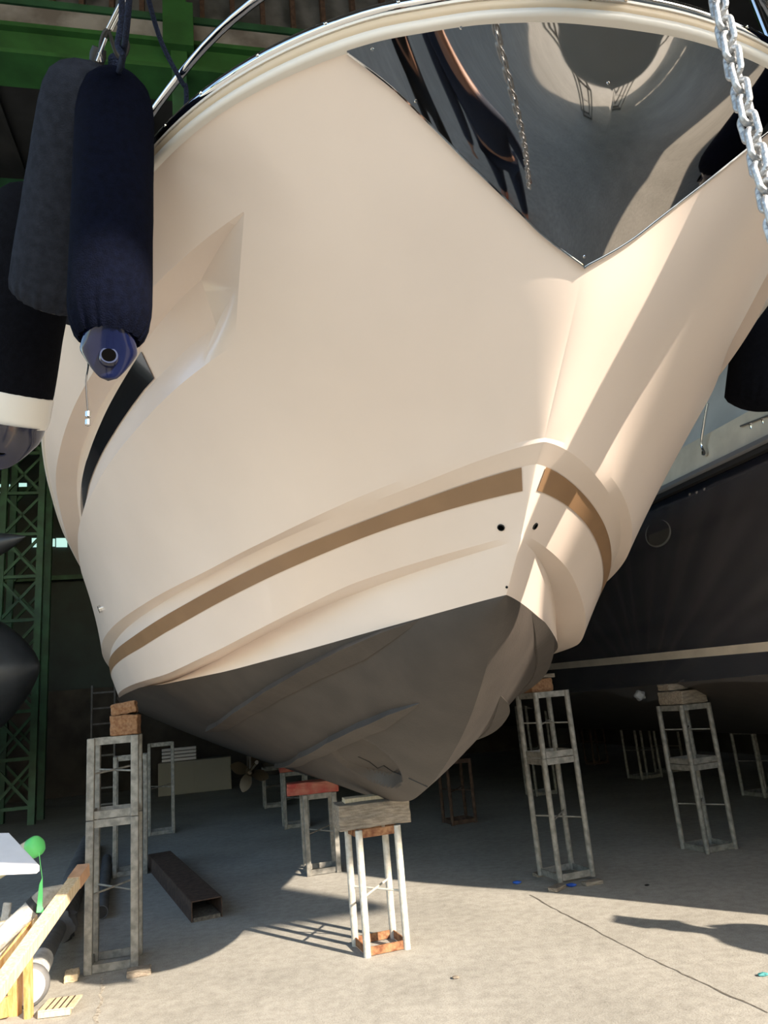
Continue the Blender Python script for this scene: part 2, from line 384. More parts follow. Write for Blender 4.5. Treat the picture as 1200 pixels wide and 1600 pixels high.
# transom
T0 = [row(n, 1.)[0] for n in ('keel', 'boot', 'chin', 'chout', 'knout', 'sheer')]
mb.add([W(p) for p in T0[1:]] + [W(p * MIR) for p in T0[1:][::-1]], [tuple(range(10))])
hull = mb.build('topsides', M_GEL, yacht, smooth=True, weld=True, angle=8)
BV_HULL = BVHTree.FromPolygons([Vector(v) for v in mb.v], mb.f)
def hit(bvh, x, y, side=None):
    r = ray(x, y); h = bvh.ray_cast(Vector(CAM), Vector(r))
    if h[0] is None: return None, None
    n = np.array(h[1]); n = n if n @ r < 0 else -n
    return np.array(h[0]), n
def mirw(p):                                   # world point mirrored about the yacht's centre plane
    q = np.asarray(p) - O; return O + A * (q @ A) - B * (q @ B) + V(0, 0, q[2])
def mirv(d): return A * (d @ A) - B * (d @ B) + V(0, 0, d[2])

# --- bottom with spray strakes and bow thruster tunnel
tt = np.linspace(0, 1, 420)**1.1; ss = np.linspace(0, 1, 90)
Gb = bot(*np.meshgrid(ss, tt, indexing='ij'))
Wb = W(Gb)
bv0 = BVHTree.FromPolygons([Vector(v) for v in Wb.reshape(-1, 3)], MB().grid(Wb).f)
c0, n0 = hit(bv0, 570, 1194); e1, _ = hit(bv0, 627, 1224); e2, _ = hit(bv0, 588, 1166)
if c0 is not None and e1 is not None and e2 is not None:
    X1 = e1 - c0; l1 = np.linalg.norm(X1); X1 = X1 / l1; X2 = e2 - c0; X2 = X2 - X1 * (X2 @ X1); l2 = np.linalg.norm(X2); X2 = X2 / l2
    D = Wb - c0; u = (D @ X1) / l1; v = (D @ X2) / l2; w_ = np.abs(D @ n0) < .3
    r_ = np.sqrt(u**2 + v**2)
    def sm(x): x = np.clip(x, 0, 1); return x * x * (3 - 2 * x)
    dep = .075 * sm((1 - r_) / .16) * (.25 + .75 * sm((u + .7) / 1.2)) * w_
    Wb = Wb - n0 * dep[..., None]
mb = MB(); mb.grid(Wb)
Wm = O + np.stack([((Wb - O) @ A)], -1) * A - np.stack([((Wb - O) @ B)], -1) * B + (Wb - O)[..., 2:] * V(0, 0, 1)
mb.grid(Wm, flip=True)
mb.add([W(p) for p in T0[:2]] + [W(T0[1] * MIR)], [(0, 1, 2)])
MB_BOT = mb
bottom = mb.build('antifouled_bottom', M_ANTI, yacht, smooth=True, weld=True, angle=18)
BV_BOT = BVHTree.FromPolygons([Vector(v) for v in mb.v], mb.f)

def strake(pix, wmax, hmax):
    P = []
    for x, y in pix:
        h, n = hit(BV_BOT, x, y)
        if h is not None: P.append((h, n))
    pts = [P[0]]
    for (p0, n0_), (p1, n1_) in zip(P[:-1], P[1:]):
        for k in range(1, 7):
            t = k / 6; q = p0 + (p1 - p0) * t; nn = unit(n0_ + (n1_ - n0_) * t)
            hh = BV_BOT.ray_cast(Vector(q + nn * .2), Vector(-nn)); pts.append((np.array(hh[0]) if hh[0] is not None else q, nn))
    m = MB(); sec = []
    for i, (p, n) in enumerate(pts):
        d = unit(pts[min(i + 1, len(pts) - 1)][0] - pts[max(i - 1, 0)][0]); dn = unit(np.cross(d, n))
        if dn[2] > 0: dn = -dn
        k = min(1, i / (.3 * len(pts)))**.8 ; sec.append([p - dn * .01 - n * .02, p + n * hmax * k, p + dn * wmax * k + n * hmax * .12 * k, p + dn * wmax * k - n * .02])
    sec = np.array(sec); m.grid(sec)
    o = m.build('spray_strake', M_ANTI, yacht)
    m2 = MB(); m2.grid(np.array([[mirw(q) for q in r] for r in sec]), flip=True); m2.build('spray_strake', M_ANTI, yacht)
strake([(655, 968), (600, 985), (540, 1008), (480, 1038), (420, 1072), (370, 1105), (325, 1135), (300, 1155)], .10, .05)
strake([(657, 1098), (610, 1110), (560, 1130), (515, 1152), (470, 1176), (430, 1193)], .09, .045)
# hairline seam by the tunnel
P = [hit(BV_BOT, x, y) for x, y in ((560, 1182), (577, 1190), (590, 1200), (600, 1196), (615, 1206), (640, 1216), (668, 1229))]
m = MB(); m.tube([h + n * .001 for h, n in P if h is not None], .004, 6); m.build('repair_seam', M_BLACK, yacht)

# --- gold stripes, one each side
for sgn, t0 in ((1, .085), (-1, .055)):
    a0 = {1: -2.985, -1: -2.985}[sgn]
    def tof(n, a): f = FIT[n][0]; return ((a - f) / (AEND - f))**(1 / 1.7)
    rows_ = []
    for f in (0, 1):
        n = ('stlo', 'stup')[f]; aa = -3.016 if f == 0 else -3.075
        t = tof(n, aa) + (1 - tof(n, aa)) * np.linspace(0, 1, 160)**1.3; rows_.append(row(n, t))
    P = np.array(rows_); N = np.zeros_like(P)
    d = np.gradient(P, axis=1); up_ = P[1:2] - P[:1]; nn = np.cross(d, np.broadcast_to(up_, P.shape)); nn /= np.linalg.norm(nn, axis=-1, keepdims=True)
    nn *= np.sign(nn[..., 1:2] + 1e-9); P = P + nn * .003
    if sgn < 0: P = P * MIR
    m = MB().grid(W(P)); tag(m.build('gold_stripe', M_GOLD, yacht, smooth=True), 'starboard bronze stripe' if sgn > 0 else 'port bronze stripe')

# --- mirror stainless plate over the stem
tl = [0, .018, .035, .052, .07, .092, .110, .1225, .134]; sl = [.438, .458, .487, .53, .60, .71, .83, .92, .995]
cols = np.concatenate([np.linspace(0, .03, 14), np.linspace(.03, .134, 60)[1:]])
def plate(db):
    R = []
    for i in range(41):
        t = cols; lo = pchip(tl, sl, t); s = lo + (1.0 - lo) * i / 40; R.append(top(s, t))
    P = np.array(R); d1 = np.gradient(P, axis=1); d0 = np.gradient(P, axis=0); n = np.cross(d1, d0); n /= np.maximum(np.linalg.norm(n, axis=-1, keepdims=True), 1e-9)
    n *= np.where((n @ V(-.75, .6, -.3))[..., None] > 0, 1, -1); n[:, 0] = unit(V(-.8, 0, -.6)); n[-1] = n[-2]; n[:, -1] = n[:, -2]
    return P + n * db
Po = plate(.006); Pf = np.concatenate([(Po * MIR)[:, ::-1], Po[:, 1:]], axis=1)
m = MB().grid(W(Pf)); pl = m.build('bow_plate', M_PLATE, yacht, smooth=True, angle=180); BV_PL = BVHTree.FromPolygons([Vector(v) for v in m.v], m.f)
edge = [W(p) for p in Pf[0]]; MB().tube(edge, .0035, 6).build('plate_edge', M_STEEL, yacht, smooth=True)
for x, y in ((582, 77), (650, 158), (714, 236), (775, 306), (840, 368), (913, 401), (993, 372), (1057, 325), (1112, 283), (720, 43), (864, 26), (950, 130), (1017, 26), (1112, 60)):
    h, n = hit(BV_PL, x, y)
    if h is None: continue
    MB().lathe([(0.0045, -.001), (.0045, .001), (.003, .0025)], h, n, 12).build('screw', M_STEEL, yacht)

# --- rub rail: moulding and half-round stainless strip
def sweep(sect, mtl, name, n=150, mirror=True, tmax=1, smooth=True):
    t = np.linspace(0, tmax, n); S = row('sheer', t); d = np.gradient(S, axis=0); d[0] = V(0, 1, 0)
    out = np.cross(d, V(0, 0, 1)); out = out * np.sign(out[:, 1:2] + 1e-9); out[0] = V(-1, 0, 0); out /= np.linalg.norm(out, axis=1, keepdims=True)
    R = np.array([S + out * o_ + V(0, 0, z_) for o_, z_ in sect]); R = np.concatenate([(R * MIR)[:, ::-1], R[:, 1:]], axis=1)
    return MB().grid(W(R)).build(name, mtl, yacht, smooth=smooth, angle=60)
sweep([(-.06, -.004), (.008, -.004), (.016, .004), (.016, .018), (.006, .026), (.004, .03)], M_MOLD, 'rail_lip')
sweep([(.0, .026), (.010, .030), (.016, .042), (.010, .054), (.0, .058)], mat('tan_moulding', (.62, .50, .36), .4), 'rub_moulding')
sweep([(.0, .056), (.014, .056), (.016, .062), (.006, .067), (-.02, .067)], M_MOLD, 'rail_cap')
cs = [(-.008 + .026 * math.cos(a), .086 + .022 * math.sin(a)) for a in np.linspace(-1.9, 2.6, 12)]
sweep(cs, M_STEEL, 'rub_strip')
for tq in (.09, .115, .14, .165, .19, .21):
    for sg in (1, -1):
        p = row('sheer', tq)[0] * V(1, sg, 1); d = row('sheer', tq + .01)[0] * V(1, sg, 1) - p; o_ = unit(np.cross(W(p + d) - W(p), V(0, 0, 1)));
        o_ = o_ if (o_ @ B) * sg > 0 else -o_
        MB().lathe([(.005, 0), (.005, .003), (.003, .004)], W(p) + o_ * .0175 + V(0, 0, .086), o_, 10).build('rail_screw', M_STEEL, yacht)
# deck closing the hull
S = row('sheer', np.linspace(0, 1, 100)); m = MB().grid(np.array([W(S + V(0, 0, .05)), W(S * MIR + V(0, 0, .05))])); m.build('deck', M_GEL, yacht)
# pulpit rails
def railpath(off_in, h, t0, t1, n, sg): 
    t = np.linspace(t0, t1, n); S = row('sheer', t); S[:, 1] = np.maximum(S[:, 1] - off_in, 0); return [W(p * V(1, sg, 1) + V(0, 0, h)) for p in S]
RAILP = railpath(.10, .40, 0.02, .5, 60, 1)
for sg in (1, -1):
    MB().tube(railpath(.10, .40, 0.02, .5, 60, sg), .014, 12).build('pulpit_rail', M_STEEL, yacht, smooth=True)
    for tq in (.125, .30, .40):
        p = row('sheer', tq)[0]; a_ = W((p - V(0, .06, 0)) * V(1, sg, 1) + V(0, 0, .06)); b_ = W((p - V(0, .10, 0)) * V(1, sg, 1) + V(0, 0, .40)); MB().tube([a_, b_], .011, 10).build('stanchion', M_STEEL, yacht, smooth=True)

# --- recessed side windows
for sg in (1, -1):
    t = .300 + (.95 - .300) * np.linspace(0, 1, 120)**1.3
    lo = top(sLi(t) + .004, t); hi = top(sUi(t) - .012 - .045 * np.clip((t - .3) / .12, 0, 1), t); R = np.array([lo, lo + (hi - lo) * .5, hi]); R[..., 1] -= D_REC - .006
    MB().grid(W(R * V(1, sg, 1))).build('side_window', M_GLASS, yacht, smooth=True)

# --- small fittings
def fitting(x, y, r, name, m1, both=True, hole=True, proud=.004):
    h, n = hit(BV_HULL, x, y)
    if h is None: return
    for k in ((0, 1) if both else (0,)):
        c, nn = (h, n) if k == 0 else (mirw(h), mirv(n))
        o = MB().lathe([(r, -.01), (r, proud), (r * .75, proud + .001)] if not hole else [(r, -.01), (r, proud), (r * .8, proud + .001), (r * .8, -.005)], c, nn, 20).build(name, m1, yacht, smooth=True)
        if hole: MB().lathe([(r * .78, -.004), (r * .78, .0022)], c, nn, 20).build('drain_hole', M_HOLE, o)
fitting(783, 824, .014, 'drain_fitting', M_BLACK)
fitting(158, 951, .03, 'drain_fitting', M_STEEL, hole=False, proud=.02)
fitting(792, 917, .005, 'drain_fitting', M_BLACK, both=False)
# propellers and rudders under the stern
for sg in (1, -1):
    c = W3(6.9, .75 * sg, .72)
    m = MB(); m.lathe([(.03, -.12), (.06, -.08), (.065, .05), (.03, .1)], c, A, 20)
    for k in range(4):
        an = k * math.pi / 2 + .4; u = B * math.cos(an) + V(0, 0, 1) * math.sin(an); vv = np.cross(A, u); R = []
        for i in range(7):
            f = i / 6; wd = .11 * math.sin(math.pi * (.18 + .8 * f))**.7; tw = math.radians(50 - 28 * f); dd = vv * math.cos(tw) + A * math.sin(tw); cc = c + u * (.05 + .26 * f)
            R.append([cc - dd * wd + A * .006, cc + A * .012, cc + dd * wd + A * .006])
        m.grid(np.array(R)); 
    m.build('propeller', mat('dull_bronze', (.10, .07, .04), .5, .6), yacht, smooth=True)
    MB().tube([c, W3(4.6, .72 * sg, .98)], .025, 12).build('shaft', M_STEEL, yacht, smooth=True)
    MB().bar(W3(6.6, .75 * sg, .74), W3(6.5, .75 * sg, 1.15), .03, .12, A).build('shaft_bracket', M_ANTI, yacht)
    MB().prism([W3(7.35, .75 * sg - .02, 1.15), W3(7.8, .75 * sg - .02, 1.1), W3(7.72, .75 * sg - .02, .5), W3(7.42, .75 * sg - .02, .5)], B * .04).build('rudder', M_ANTI, yacht)

# ------------------------------------------------------------------ fenders, ropes and chain at the bow
def vert_z(X, Y, py):
    zs = np.linspace(0, 6, 3001); c = (np.stack([zs * 0 + X, zs * 0 + Y, zs], 1) - CAM) @ RC; y = 800 - FPX * c[:, 1] / -c[:, 2]
    return zs[np.abs(y - py).argmin()]
def fender(name, label, top, botm, r, cover, cap_m, band=False, flat=False, tie=False, n=48):
    """long inflatable fender from its top eye to its bottom eye, in a fleece cover"""
    top = np.asarray(top, float); botm = np.asarray(botm, float); L = np.linalg.norm(botm - top); ax = (botm - top) / L
    t_ = thing(name, label, 'fender', botm, 'fenders hung over the bow')
    prof = [(.018, 0), (.022, .012), (r * .45, .022), (r * .70, .042), (r * .88, .072), (r * .97, .115), (r, .17)]
    body_end = L - (.17 if band else .10 if not flat else .045)
    for k in range(8): prof.append((r * (1 + .006 * math.sin(k * 2.1)), .17 + (body_end - .13 - .17) * (k + 1) / 9))
    prof += [(r, body_end - .12)]
    if flat == 2: prof += [(r * math.cos(q), body_end - .05 + .10 * math.sin(q)) for q in (.3, .6, .85, 1.1, 1.3, 1.48)]
    elif flat: prof += [(r * .985, body_end - .05), (r * .93, body_end - .018), (r * .82, body_end), (r * .6, body_end + .004), (r * .55, body_end)]
    else: prof += [(r * .985, body_end - .085), (r * .93, body_end - .05), (r * .82, body_end - .018), (r * .70, body_end), (r * .66, body_end - .004)]
    N = len(prof)
    def wr(i, t):
        k = max(0, (prof[i][1] - (body_end - .10)) / .10) if prof[i][1] < body_end + .01 else 0
        return 1 + (.028 * k * (math.sin(19 * t) + .5 * math.sin(31 * t + 1)))
    b = MB().lathe(prof, top, ax, n * 3, mod=wr).build('cover', cover, t_, smooth=True, angle=80)
    if band: MB().lathe([(r * .985, body_end - .10), (r * 1.012, body_end - .095), (r * 1.0, body_end + .0), (r * .95, body_end + .026)], top, ax, n).build('white_band', M_WHITEG, t_, smooth=True)
    if not flat:
        # moulded end: a cone flattened to a lug with an eye through it
        ex = unit(np.cross(ax, unit(CAM - botm))); ey = np.cross(ex, ax); R = []; e0 = body_end - (.01 if not band else -.02)
        rr = r * (.60 if not band else .93)
        Hh = L - e0 + (.02 if not band else .05)
        for i in range(15):
            f = i / 14; w1 = rr * (1 - f) ** .75 + .028 * (f > 0) * min(1, f * 3) * (1 - f)**.3; w2 = rr * (1 - f)**1.7 + .016 * (1 - f)**.3
            R.append([top + ax * (e0 + Hh * f) + ex * w1 * math.cos(a) + ey * w2 * math.sin(a) for a in np.linspace(0, 2 * math.pi, 33)])
        MB().grid(np.array(R)).build('end_lug', cap_m, t_, smooth=True, weld=True)
        c = top + ax * (e0 + Hh * .56)
        o = MB().lathe([(.018, -.040), (.023, -.040), (.026, -.034), (.026, .034), (.023, .040), (.018, .040)], c, ey, 24).build('eye_ring', cap_m, t_, smooth=True)
        MB().lathe([(.0185, -.0415), (.0185, .0415)], c, ey, 20).build('eye_hole', M_HOLE, o)
    elif flat != 2:
        MB().lathe([(r * .56, body_end - .01), (r * .56, body_end + .012), (r * .52, body_end + .016)], top, ax, 36).build('end_disc', mat('brown_vinyl', (.06, .05, .045), .5, coat=.3), t_, smooth=True)
    MB().lathe([(.02, -.03), (.024, -.01), (.02, .02)], top, ax, 16).build('top_neck', cap_m, t_, smooth=True)
    return t_, ax, body_end
def bez(pts, n=10):
    P = [np.asarray(p, float) for p in pts]; out = []
    for i in range(len(P) - 1):
        p0, p1, p2, p3 = P[max(i - 1, 0)], P[i], P[i + 1], P[min(i + 2, len(P) - 1)]
        for k in range(n):
            t = k / n; out.append(.5 * (2 * p1 + (p2 - p0) * t + (2 * p0 - 5 * p1 + 4 * p2 - p3) * t * t + (3 * p1 - p0 - 3 * p2 + p3) * t**3))
    out.append(P[-1]); return out
f1x, f1y = atd(180, 350, 2.4)[:2]
F1T, F1B = V(f1x, f1y, vert_z(f1x, f1y, 118)), V(f1x, f1y, vert_z(f1x, f1y, 585)); F1B = F1B + (atd(168, 575, 2.4) - atd(176, 575, 2.4))
f1, ax1, _ = fender('fender', 'navy fleece-covered fender hanging in front of the others, glossy blue end lug', F1T, F1B, .112, M_NAVY, M_NAVYG)
# draw cord with toggles dangling from the cover
cp = F1B - ax1 * .075 - RC[:, 0] * .058
dc = MB().tube(bez([cp, cp + V(.002, 0, -.05), cp + V(-.003, 0, -.10), cp + V(.004, 0, -.19)]), .0022, 6).build('draw_cord', M_BLACK, f1)
for dz in (.192, .215): MB().lathe([(.004, -.009), (.0075, -.007), (.0075, .007), (.004, .009)], cp + V(.004, 0, -dz), (0, 0, 1), 14).build('cord_toggle', M_STEEL, dc, smooth=True)
F2T, F2B = atd(152, 92, 2.74), atd(74, 490, 2.92)
f2, ax2, be2 = fender('fender', 'faded grey-blue fleece fender leaning behind the front one, flat bottom disc showing', F2T, F2B, .138, M_GREYF, M_BLACK, flat=True)
c = F2T + ax2 * (be2 + .017); side = unit(np.cross(ax2, unit(CAM - c))); fr = np.cross(side, ax2)
MB().box(c - side * .085 + fr * .02 - ax2 * .01, (.045, .006, .10), side, fr, ax2).build('valve_tab', M_GREYF, f2)
tx = bpy.data.curves.new('maker_text', 'FONT'); tx.body = '108\nPLASTIMO'; tx.size = .018; tx.align_x = 'CENTER'; tx.extrude = .0002; tx.materials.append(M_WHITEG)
to = bpy.data.objects.new('maker_curve', tx); COL.objects.link(to); bpy.context.view_layer.update(); _me = bpy.data.meshes.new_from_object(to); bpy.data.objects.remove(to); to = bpy.data.objects.new('maker_text', _me); COL.objects.link(to)
vdir = unit(CAM - c); xx = unit(np.cross(fr, ax2)); xx = xx if xx @ RC[:, 0] > 0 else -xx
zz = ax2; yy = np.cross(zz, xx)
pos = c + fr * .045 + xx * .03 + ax2 * .001
to.matrix_world = Matrix([[xx[i], yy[i], zz[i], pos[i]] for i in range(3)] + [[0, 0, 0, 1]]); _mw = to.matrix_world.copy(); to.parent = f2; to.matrix_parent_inverse = Matrix.Translation(-Vector(f2.location)); to.matrix_basis = _mw
F3T, F3B = atd(66, 285, 3.35), atd(0, 716, 3.32)
fender('fender', 'black-covered fender at the left edge with a white band and shiny blue tip', F3T, F3B, .158, M_BLACKF, M_NAVYG, band=True)
F4T, F4B = atd(1228, 330, 4.95), atd(1182, 642, 4.75)
fender('fender', 'black fender hanging beyond the port bow, at the right edge', F4T, F4B, .18, M_BLACKF, M_BLACK, flat=2)
# unseen fender, added outside the frame to throw the stem's broad stripe of shade
eu, ev = unit(np.cross(V(0, 0, 1), SUN_DIR)), None
eu = eu if eu @ V(.68, .73, 0) > 0 else -eu; ev = np.cross(SUN_DIR, eu); ev = ev if ev[2] > 0 else -ev
def sunpt(u, v, s): return eu * u + ev * v + SUN_DIR * s
SP = float(V(1.35, 1.85, 2.9) @ SUN_DIR)
fender('fender', 'navy fender slung over the port bow beyond the frame', sunpt(2.16, 3.05, SP + .62), sunpt(2.56, 2.30, SP + .2), .125, M_NAVY, M_NAVYG)

rope_lab = []
def rope(label, pts, r, group='navy mooring ropes at the bow', m=M_ROPE):
    return tag(MB().tube(bez(pts), r, 10).build('rope', m, smooth=True), label, 'rope', group)
rope('navy braided rope running straight up from the front fender', [F1T + V(0, 0, -.03), atd(196, 60, 2.38), atd(206, -60, 2.3)], .008)
rope('second braided rope looped beside the front fender rope', [F1T + V(0, 0, -.01), atd(192, 90, 2.42), atd(184, 70, 2.42), atd(190, 30, 2.42), atd(190, -50, 2.4)], .008)
k_ = MB(); kc = F1T + V(0, 0, .02)
for j in range(4): k_.tube([kc + V(.018 * math.cos(a), .018 * math.sin(a), .012 * j) for a in np.linspace(0, 2 * math.pi, 17)[:-1]], .007, 8, closed=True)
tag(k_.build('rope_knot', M_ROPE, smooth=True), 'coiled knot where the rope meets the front fender', 'rope')
rp = RAILP[int(len(RAILP) * .22)]
rope('single navy rope slanting down to the bow rail, right of the fenders', [atd(222, -40, 2.9), atd(250, 60, 2.95), atd(284, 128, 2.95), atd(290, 134, 2.95), atd(291, 160, 2.95), atd(287, 195, 2.95)], .008)
t_ = thing('rope_lanyard', 'black cord loops between the two fender tops', 'cord', F2T)
for pts in ([(150, 96), (160, 70), (172, 40), (184, 10), (194, -30)], [(160, 96), (158, 68), (168, 48), (182, 84), (192, 90), (200, 72), (192, 50), (184, 30), (188, -20)]):
    MB().tube(bez([atd(x, y, 2.55) for x, y in pts]), .006, 8).build('cord_strand', M_BLACK, t_, smooth=True)
t_ = thing('shackle', 'pair of chrome rods at the grey fender top catching the light', 'shackle', F2T)
for pts in ([(152, 96), (166, 60)], [(159, 97), (156, 82)], [(168, 45), (196, -10)], [(174, 47), (203, -10)]):
    MB().tube([atd(x, y, 2.52) for x, y in pts], .0045, 10).build('rod', M_STEEL, t_, smooth=True)

# anchor chain hanging from the bow roller
cb = atd(1200, 372, 1.5); ct = np.array([cb[0], cb[1], 0]); xy = atd(1168, 185, 1.5)[:2]
ch = thing('anchor_chain', 'galvanised anchor chain hanging in front of the bow plate', 'chain', (xy[0], xy[1], 2.05))
def link_mesh(flip):
    a_, L_, r_ = .0125, .014, .0052; P = []
    for t in np.linspace(0, 2 * math.pi, 29)[:-1]:
        x = a_ * math.cos(t); z = a_ * math.sin(t) + (L_ if math.sin(t) >= 0 else -L_) * 1.0; P.append(V(0, x, z) if flip else V(x, 0, z))
    return MB().tube(P, r_, 12, closed=True)
mA = link_mesh(False).build('chain_link', M_GALV, ch, smooth=True); mB_ = link_mesh(True).build('chain_link', M_GALV, ch, smooth=True)
for o in (mA, mB_): o.data.transform(Matrix.Translation(Vector(ch.location)))
zt = 3.2; zc = 2.12; i = 0
while zc < zt:
    o = (mA, mB_)[i % 2] if i < 2 else (mA, mB_)[i % 2].copy()
    if i >= 2: COL.objects.link(o); o.parent = ch
    o.location = (random.uniform(-.001, .001), random.uniform(-.001, .001), zc - 2.05); o.rotation_euler = (random.uniform(-.07, .07), random.uniform(-.07, .07), .55 + random.uniform(-.12, .12)); zc += .0325; i += 1
# bow roller that carries the chain (above the frame)
br = thing('bow_roller', 'stainless bow roller above the bow plate carrying the chain', 'bow roller', (xy[0], xy[1], 3.2))
rc_ = V(xy[0], xy[1], 3.24); stm = W3(-3.9, 0, 3.36); dd = unit(stm - rc_)
for s_ in (-1, 1): MB().bar(rc_ + np.cross(dd, V(0, 0, 1)) * s_ * .05 - dd * .08, stm + np.cross(dd, V(0, 0, 1)) * s_ * .05, .008, .09).build('cheek_plate', M_STEEL, br)
MB().lathe([(.05, -.045), (.03, 0), (.05, .045)], rc_ + V(0, 0, .0) + dd * .05, np.cross(dd, V(0, 0, 1)), 24).build('roller_wheel', M_BLACK, br, smooth=True)

# ------------------------------------------------------------------ metal boat stands and their timber blocks
def stand(loc, w, h, rz, label, m=M_PIPE, ring=M_PIPE, group='metal boat stands', square=False, r=.024, brace=.5, d=None, lean=(0, 0)):
    d = d or w; t_ = thing('boat_stand', label, 'boat stand', loc, group, rz); x0, y0, z0 = t_.location
    def L(p): return V(*p) + V(x0, y0, z0)
    cs = [(sx * (w / 2 - r), sy * (d / 2 - r)) for sx, sy in ((-1, -1), (1, -1), (1, 1), (-1, 1))]
    for x, y in cs:
        mb = MB()
        if square: mb.bar(L((x, y, 0)), L((x, y, h)), 2 * r, 2 * r, (0, 1, 0)); mb.build('leg', m, t_, bevel=.006)
        else: mb.tube([L((x, y, 0)), L((x, y, h))], r, 16); mb.build('leg', m, t_, smooth=True)
    for nm, z in (('top_ring', h - .025), ('foot_ring', .03)):
        mb = MB()
        for i in range(4):
            a_, b_ = cs[i], cs[(i + 1) % 4]; mb.bar(L((a_[0], a_[1], z)), L((b_[0], b_[1], z)), .008, .05)
        mb.build(nm, ring, t_)
    mb = MB(); zb_ = h * brace
    mb.tube([L((*cs[0], zb_)), L((*cs[2], zb_ + .03))], .007, 8); mb.build('cross_brace', m, t_)
    mb = MB(); mb.tube([L((*cs[1], zb_)), L((*cs[3], zb_ + .02))], .007, 8); mb.build('cross_brace', m, t_)
    return t_
def block(loc, size, rz, label, m, name='timber_block', group='timber blocks on the boat stands', jit=.008, tilt=0.):
    random.seed(hash(label) % 999 if False else sum(map(ord, label)))
    nx, ny, nz = 7, 4, 4; bm = bmesh.new(); bmesh.ops.create_cube(bm, size=1); bmesh.ops.subdivide_edges(bm, edges=bm.edges, cuts=4, use_grid_fill=True)
    for v in bm.verts:
        e = sum(abs(abs(q) - .5) < 1e-4 for q in v.co)
        v.co = Vector((v.co.x * size[0], v.co.y * size[1], v.co.z * size[2])) * (1 if e < 2 else .985) + Vector([random.uniform(-jit, jit) * .6 for _ in range(3)])
    me = bpy.data.meshes.new(name); bm.to_mesh(me); bm.free(); me.materials.append(m); o = bpy.data.objects.new(name, me); COL.objects.link(o)
    b = o.modifiers.new('b', 'BEVEL'); b.width = .006; b.segments = 2; b.limit_method = 'ANGLE'; b.angle_limit = math.radians(50)
    o.location = tuple(map(float, loc)); o.rotation_euler = (0, tilt, rz); return tag(o, label, 'timber block', group)
R_ = math.radians
# keel stand in front
c = (onz(550, 1480) + onz(572, 1498) + onz(640, 1482) + onz(618, 1462)) / 4
stand(c, .32, .755, R_(20), 'short white-tubed stand with rusty rings under the keel, nearest the camera', M_PIPEW, M_RUST, brace=.46)
block((c[0] + .0, c[1], .755 + .083), (.50, .26, .16), R_(15), 'thick grey weathered timber under the keel on the nearest stand', M_WOODG)
block((c[0] + .02, c[1] + .03, .918 + .014), (.42, .12, .03), R_(13), 'thin pale board between the keel and the thick grey timber', M_WOODP, jit=.003)
# left double stand
lc = V(-2.10, 5.58, 0)
stand(lc, .345, .948, R_(14), 'tall galvanised square-tube stand at left, lower module', square=True, r=.026, brace=.5)
stand(lc + V(0, 0, .95), .345, .543, R_(14), 'upper module stacked on the tall left stand', square=True, r=.026, brace=.55)
block(lc + V(.075, 0, 1.495 + .07), (.19, .30, .14), R_(14), 'orange-brown timber block on top of the left stand', M_WOODO)
block(lc + V(.065, 0, 1.638 + .045), (.17, .28, .085), R_(16), 'split brown block wedged between left stand block and hull', M_WOODO, tilt=-.12)
# right double stand
rc2 = (onz(845, 1370) + onz(872, 1390) + onz(927, 1378) + onz(900, 1360)) / 4
stand(rc2 + V(0, 0, .03), .36, .955, R_(20), 'tall pale stand right of the bow, lower module on wedges', brace=.48)
stand(rc2 + V(0, 0, .987), .36, .55, R_(20), 'upper module stacked on the stand right of the bow', brace=.5)
block(rc2 + V(-.06, .02, 1.54 + .055), (.22, .3, .11), R_(20), 'orange block on top of the stand right of the bow', M_WOODO)
block(rc2 + V(-.02, .02, 1.652 + .02), (.26, .2, .035), R_(24), 'thin flat shim above the orange block right of the bow', M_WOODG, jit=.003)
for p, rz, l in ((onz(872, 1392) + V(0, .03, 0), .9, 'wooden wedge under the near foot of the stand right of the bow'), (onz(926, 1382) + V(0, .0, 0), .3, 'wooden wedge under the right foot of the stand right of the bow'), (onz(848, 1368), .4, 'wooden wedge under the left foot of the stand right of the bow')):
    block(p + V(0, 0, .016), (.16, .08, .03), rz, l, M_WOODG, name='wood_wedge', group='wedges under the stands', jit=.003)
# neighbour's stand
fc = (onz(1068, 1325) + onz(1100, 1337) + onz(1150, 1328) + onz(1115, 1315)) / 4
stand(fc, .37, .76, R_(20), 'grey stand under the navy boat, lower module', brace=.5)
stand(fc + V(0, 0, .762), .37, .54, R_(20), 'grey stand under the navy boat, upper module', brace=.55)
block(fc + V(.0, -.02, 1.305 + .068), (.34, .3, .125), R_(28), 'cracked square timber on the stand under the navy boat', M_WOODG)
block(fc + V(.0, -.02, 1.44 + .035), (.42, .16, .06), R_(20), 'flat grey slab on the cracked timber under the navy boat', M_WOODG)
# keel stands further back
stand(V(-.93, 7.98, 0), .34, .745, R_(14), 'grey keel stand in the shade carrying the red block', square=True, r=.024)
block(V(-.97, 7.92, .745 + .06), (.52, .24, .115), R_(8), 'red-painted timber block under the keel', M_WOODR)
stand(V(-1.62, 11.1, 0), .36, .74, R_(14), 'second grey keel stand in the dark behind the red block', square=True, r=.024)
stand(V(-2.35, 13.6, 0), .36, .66, R_(14), 'deepest keel stand in the dark under the stern', square=True, r=.022)
block(V(-1.62, 11.1, .74 + .04), (.4, .24, .08), R_(12), 'dark block on the second keel stand', M_WOODR)
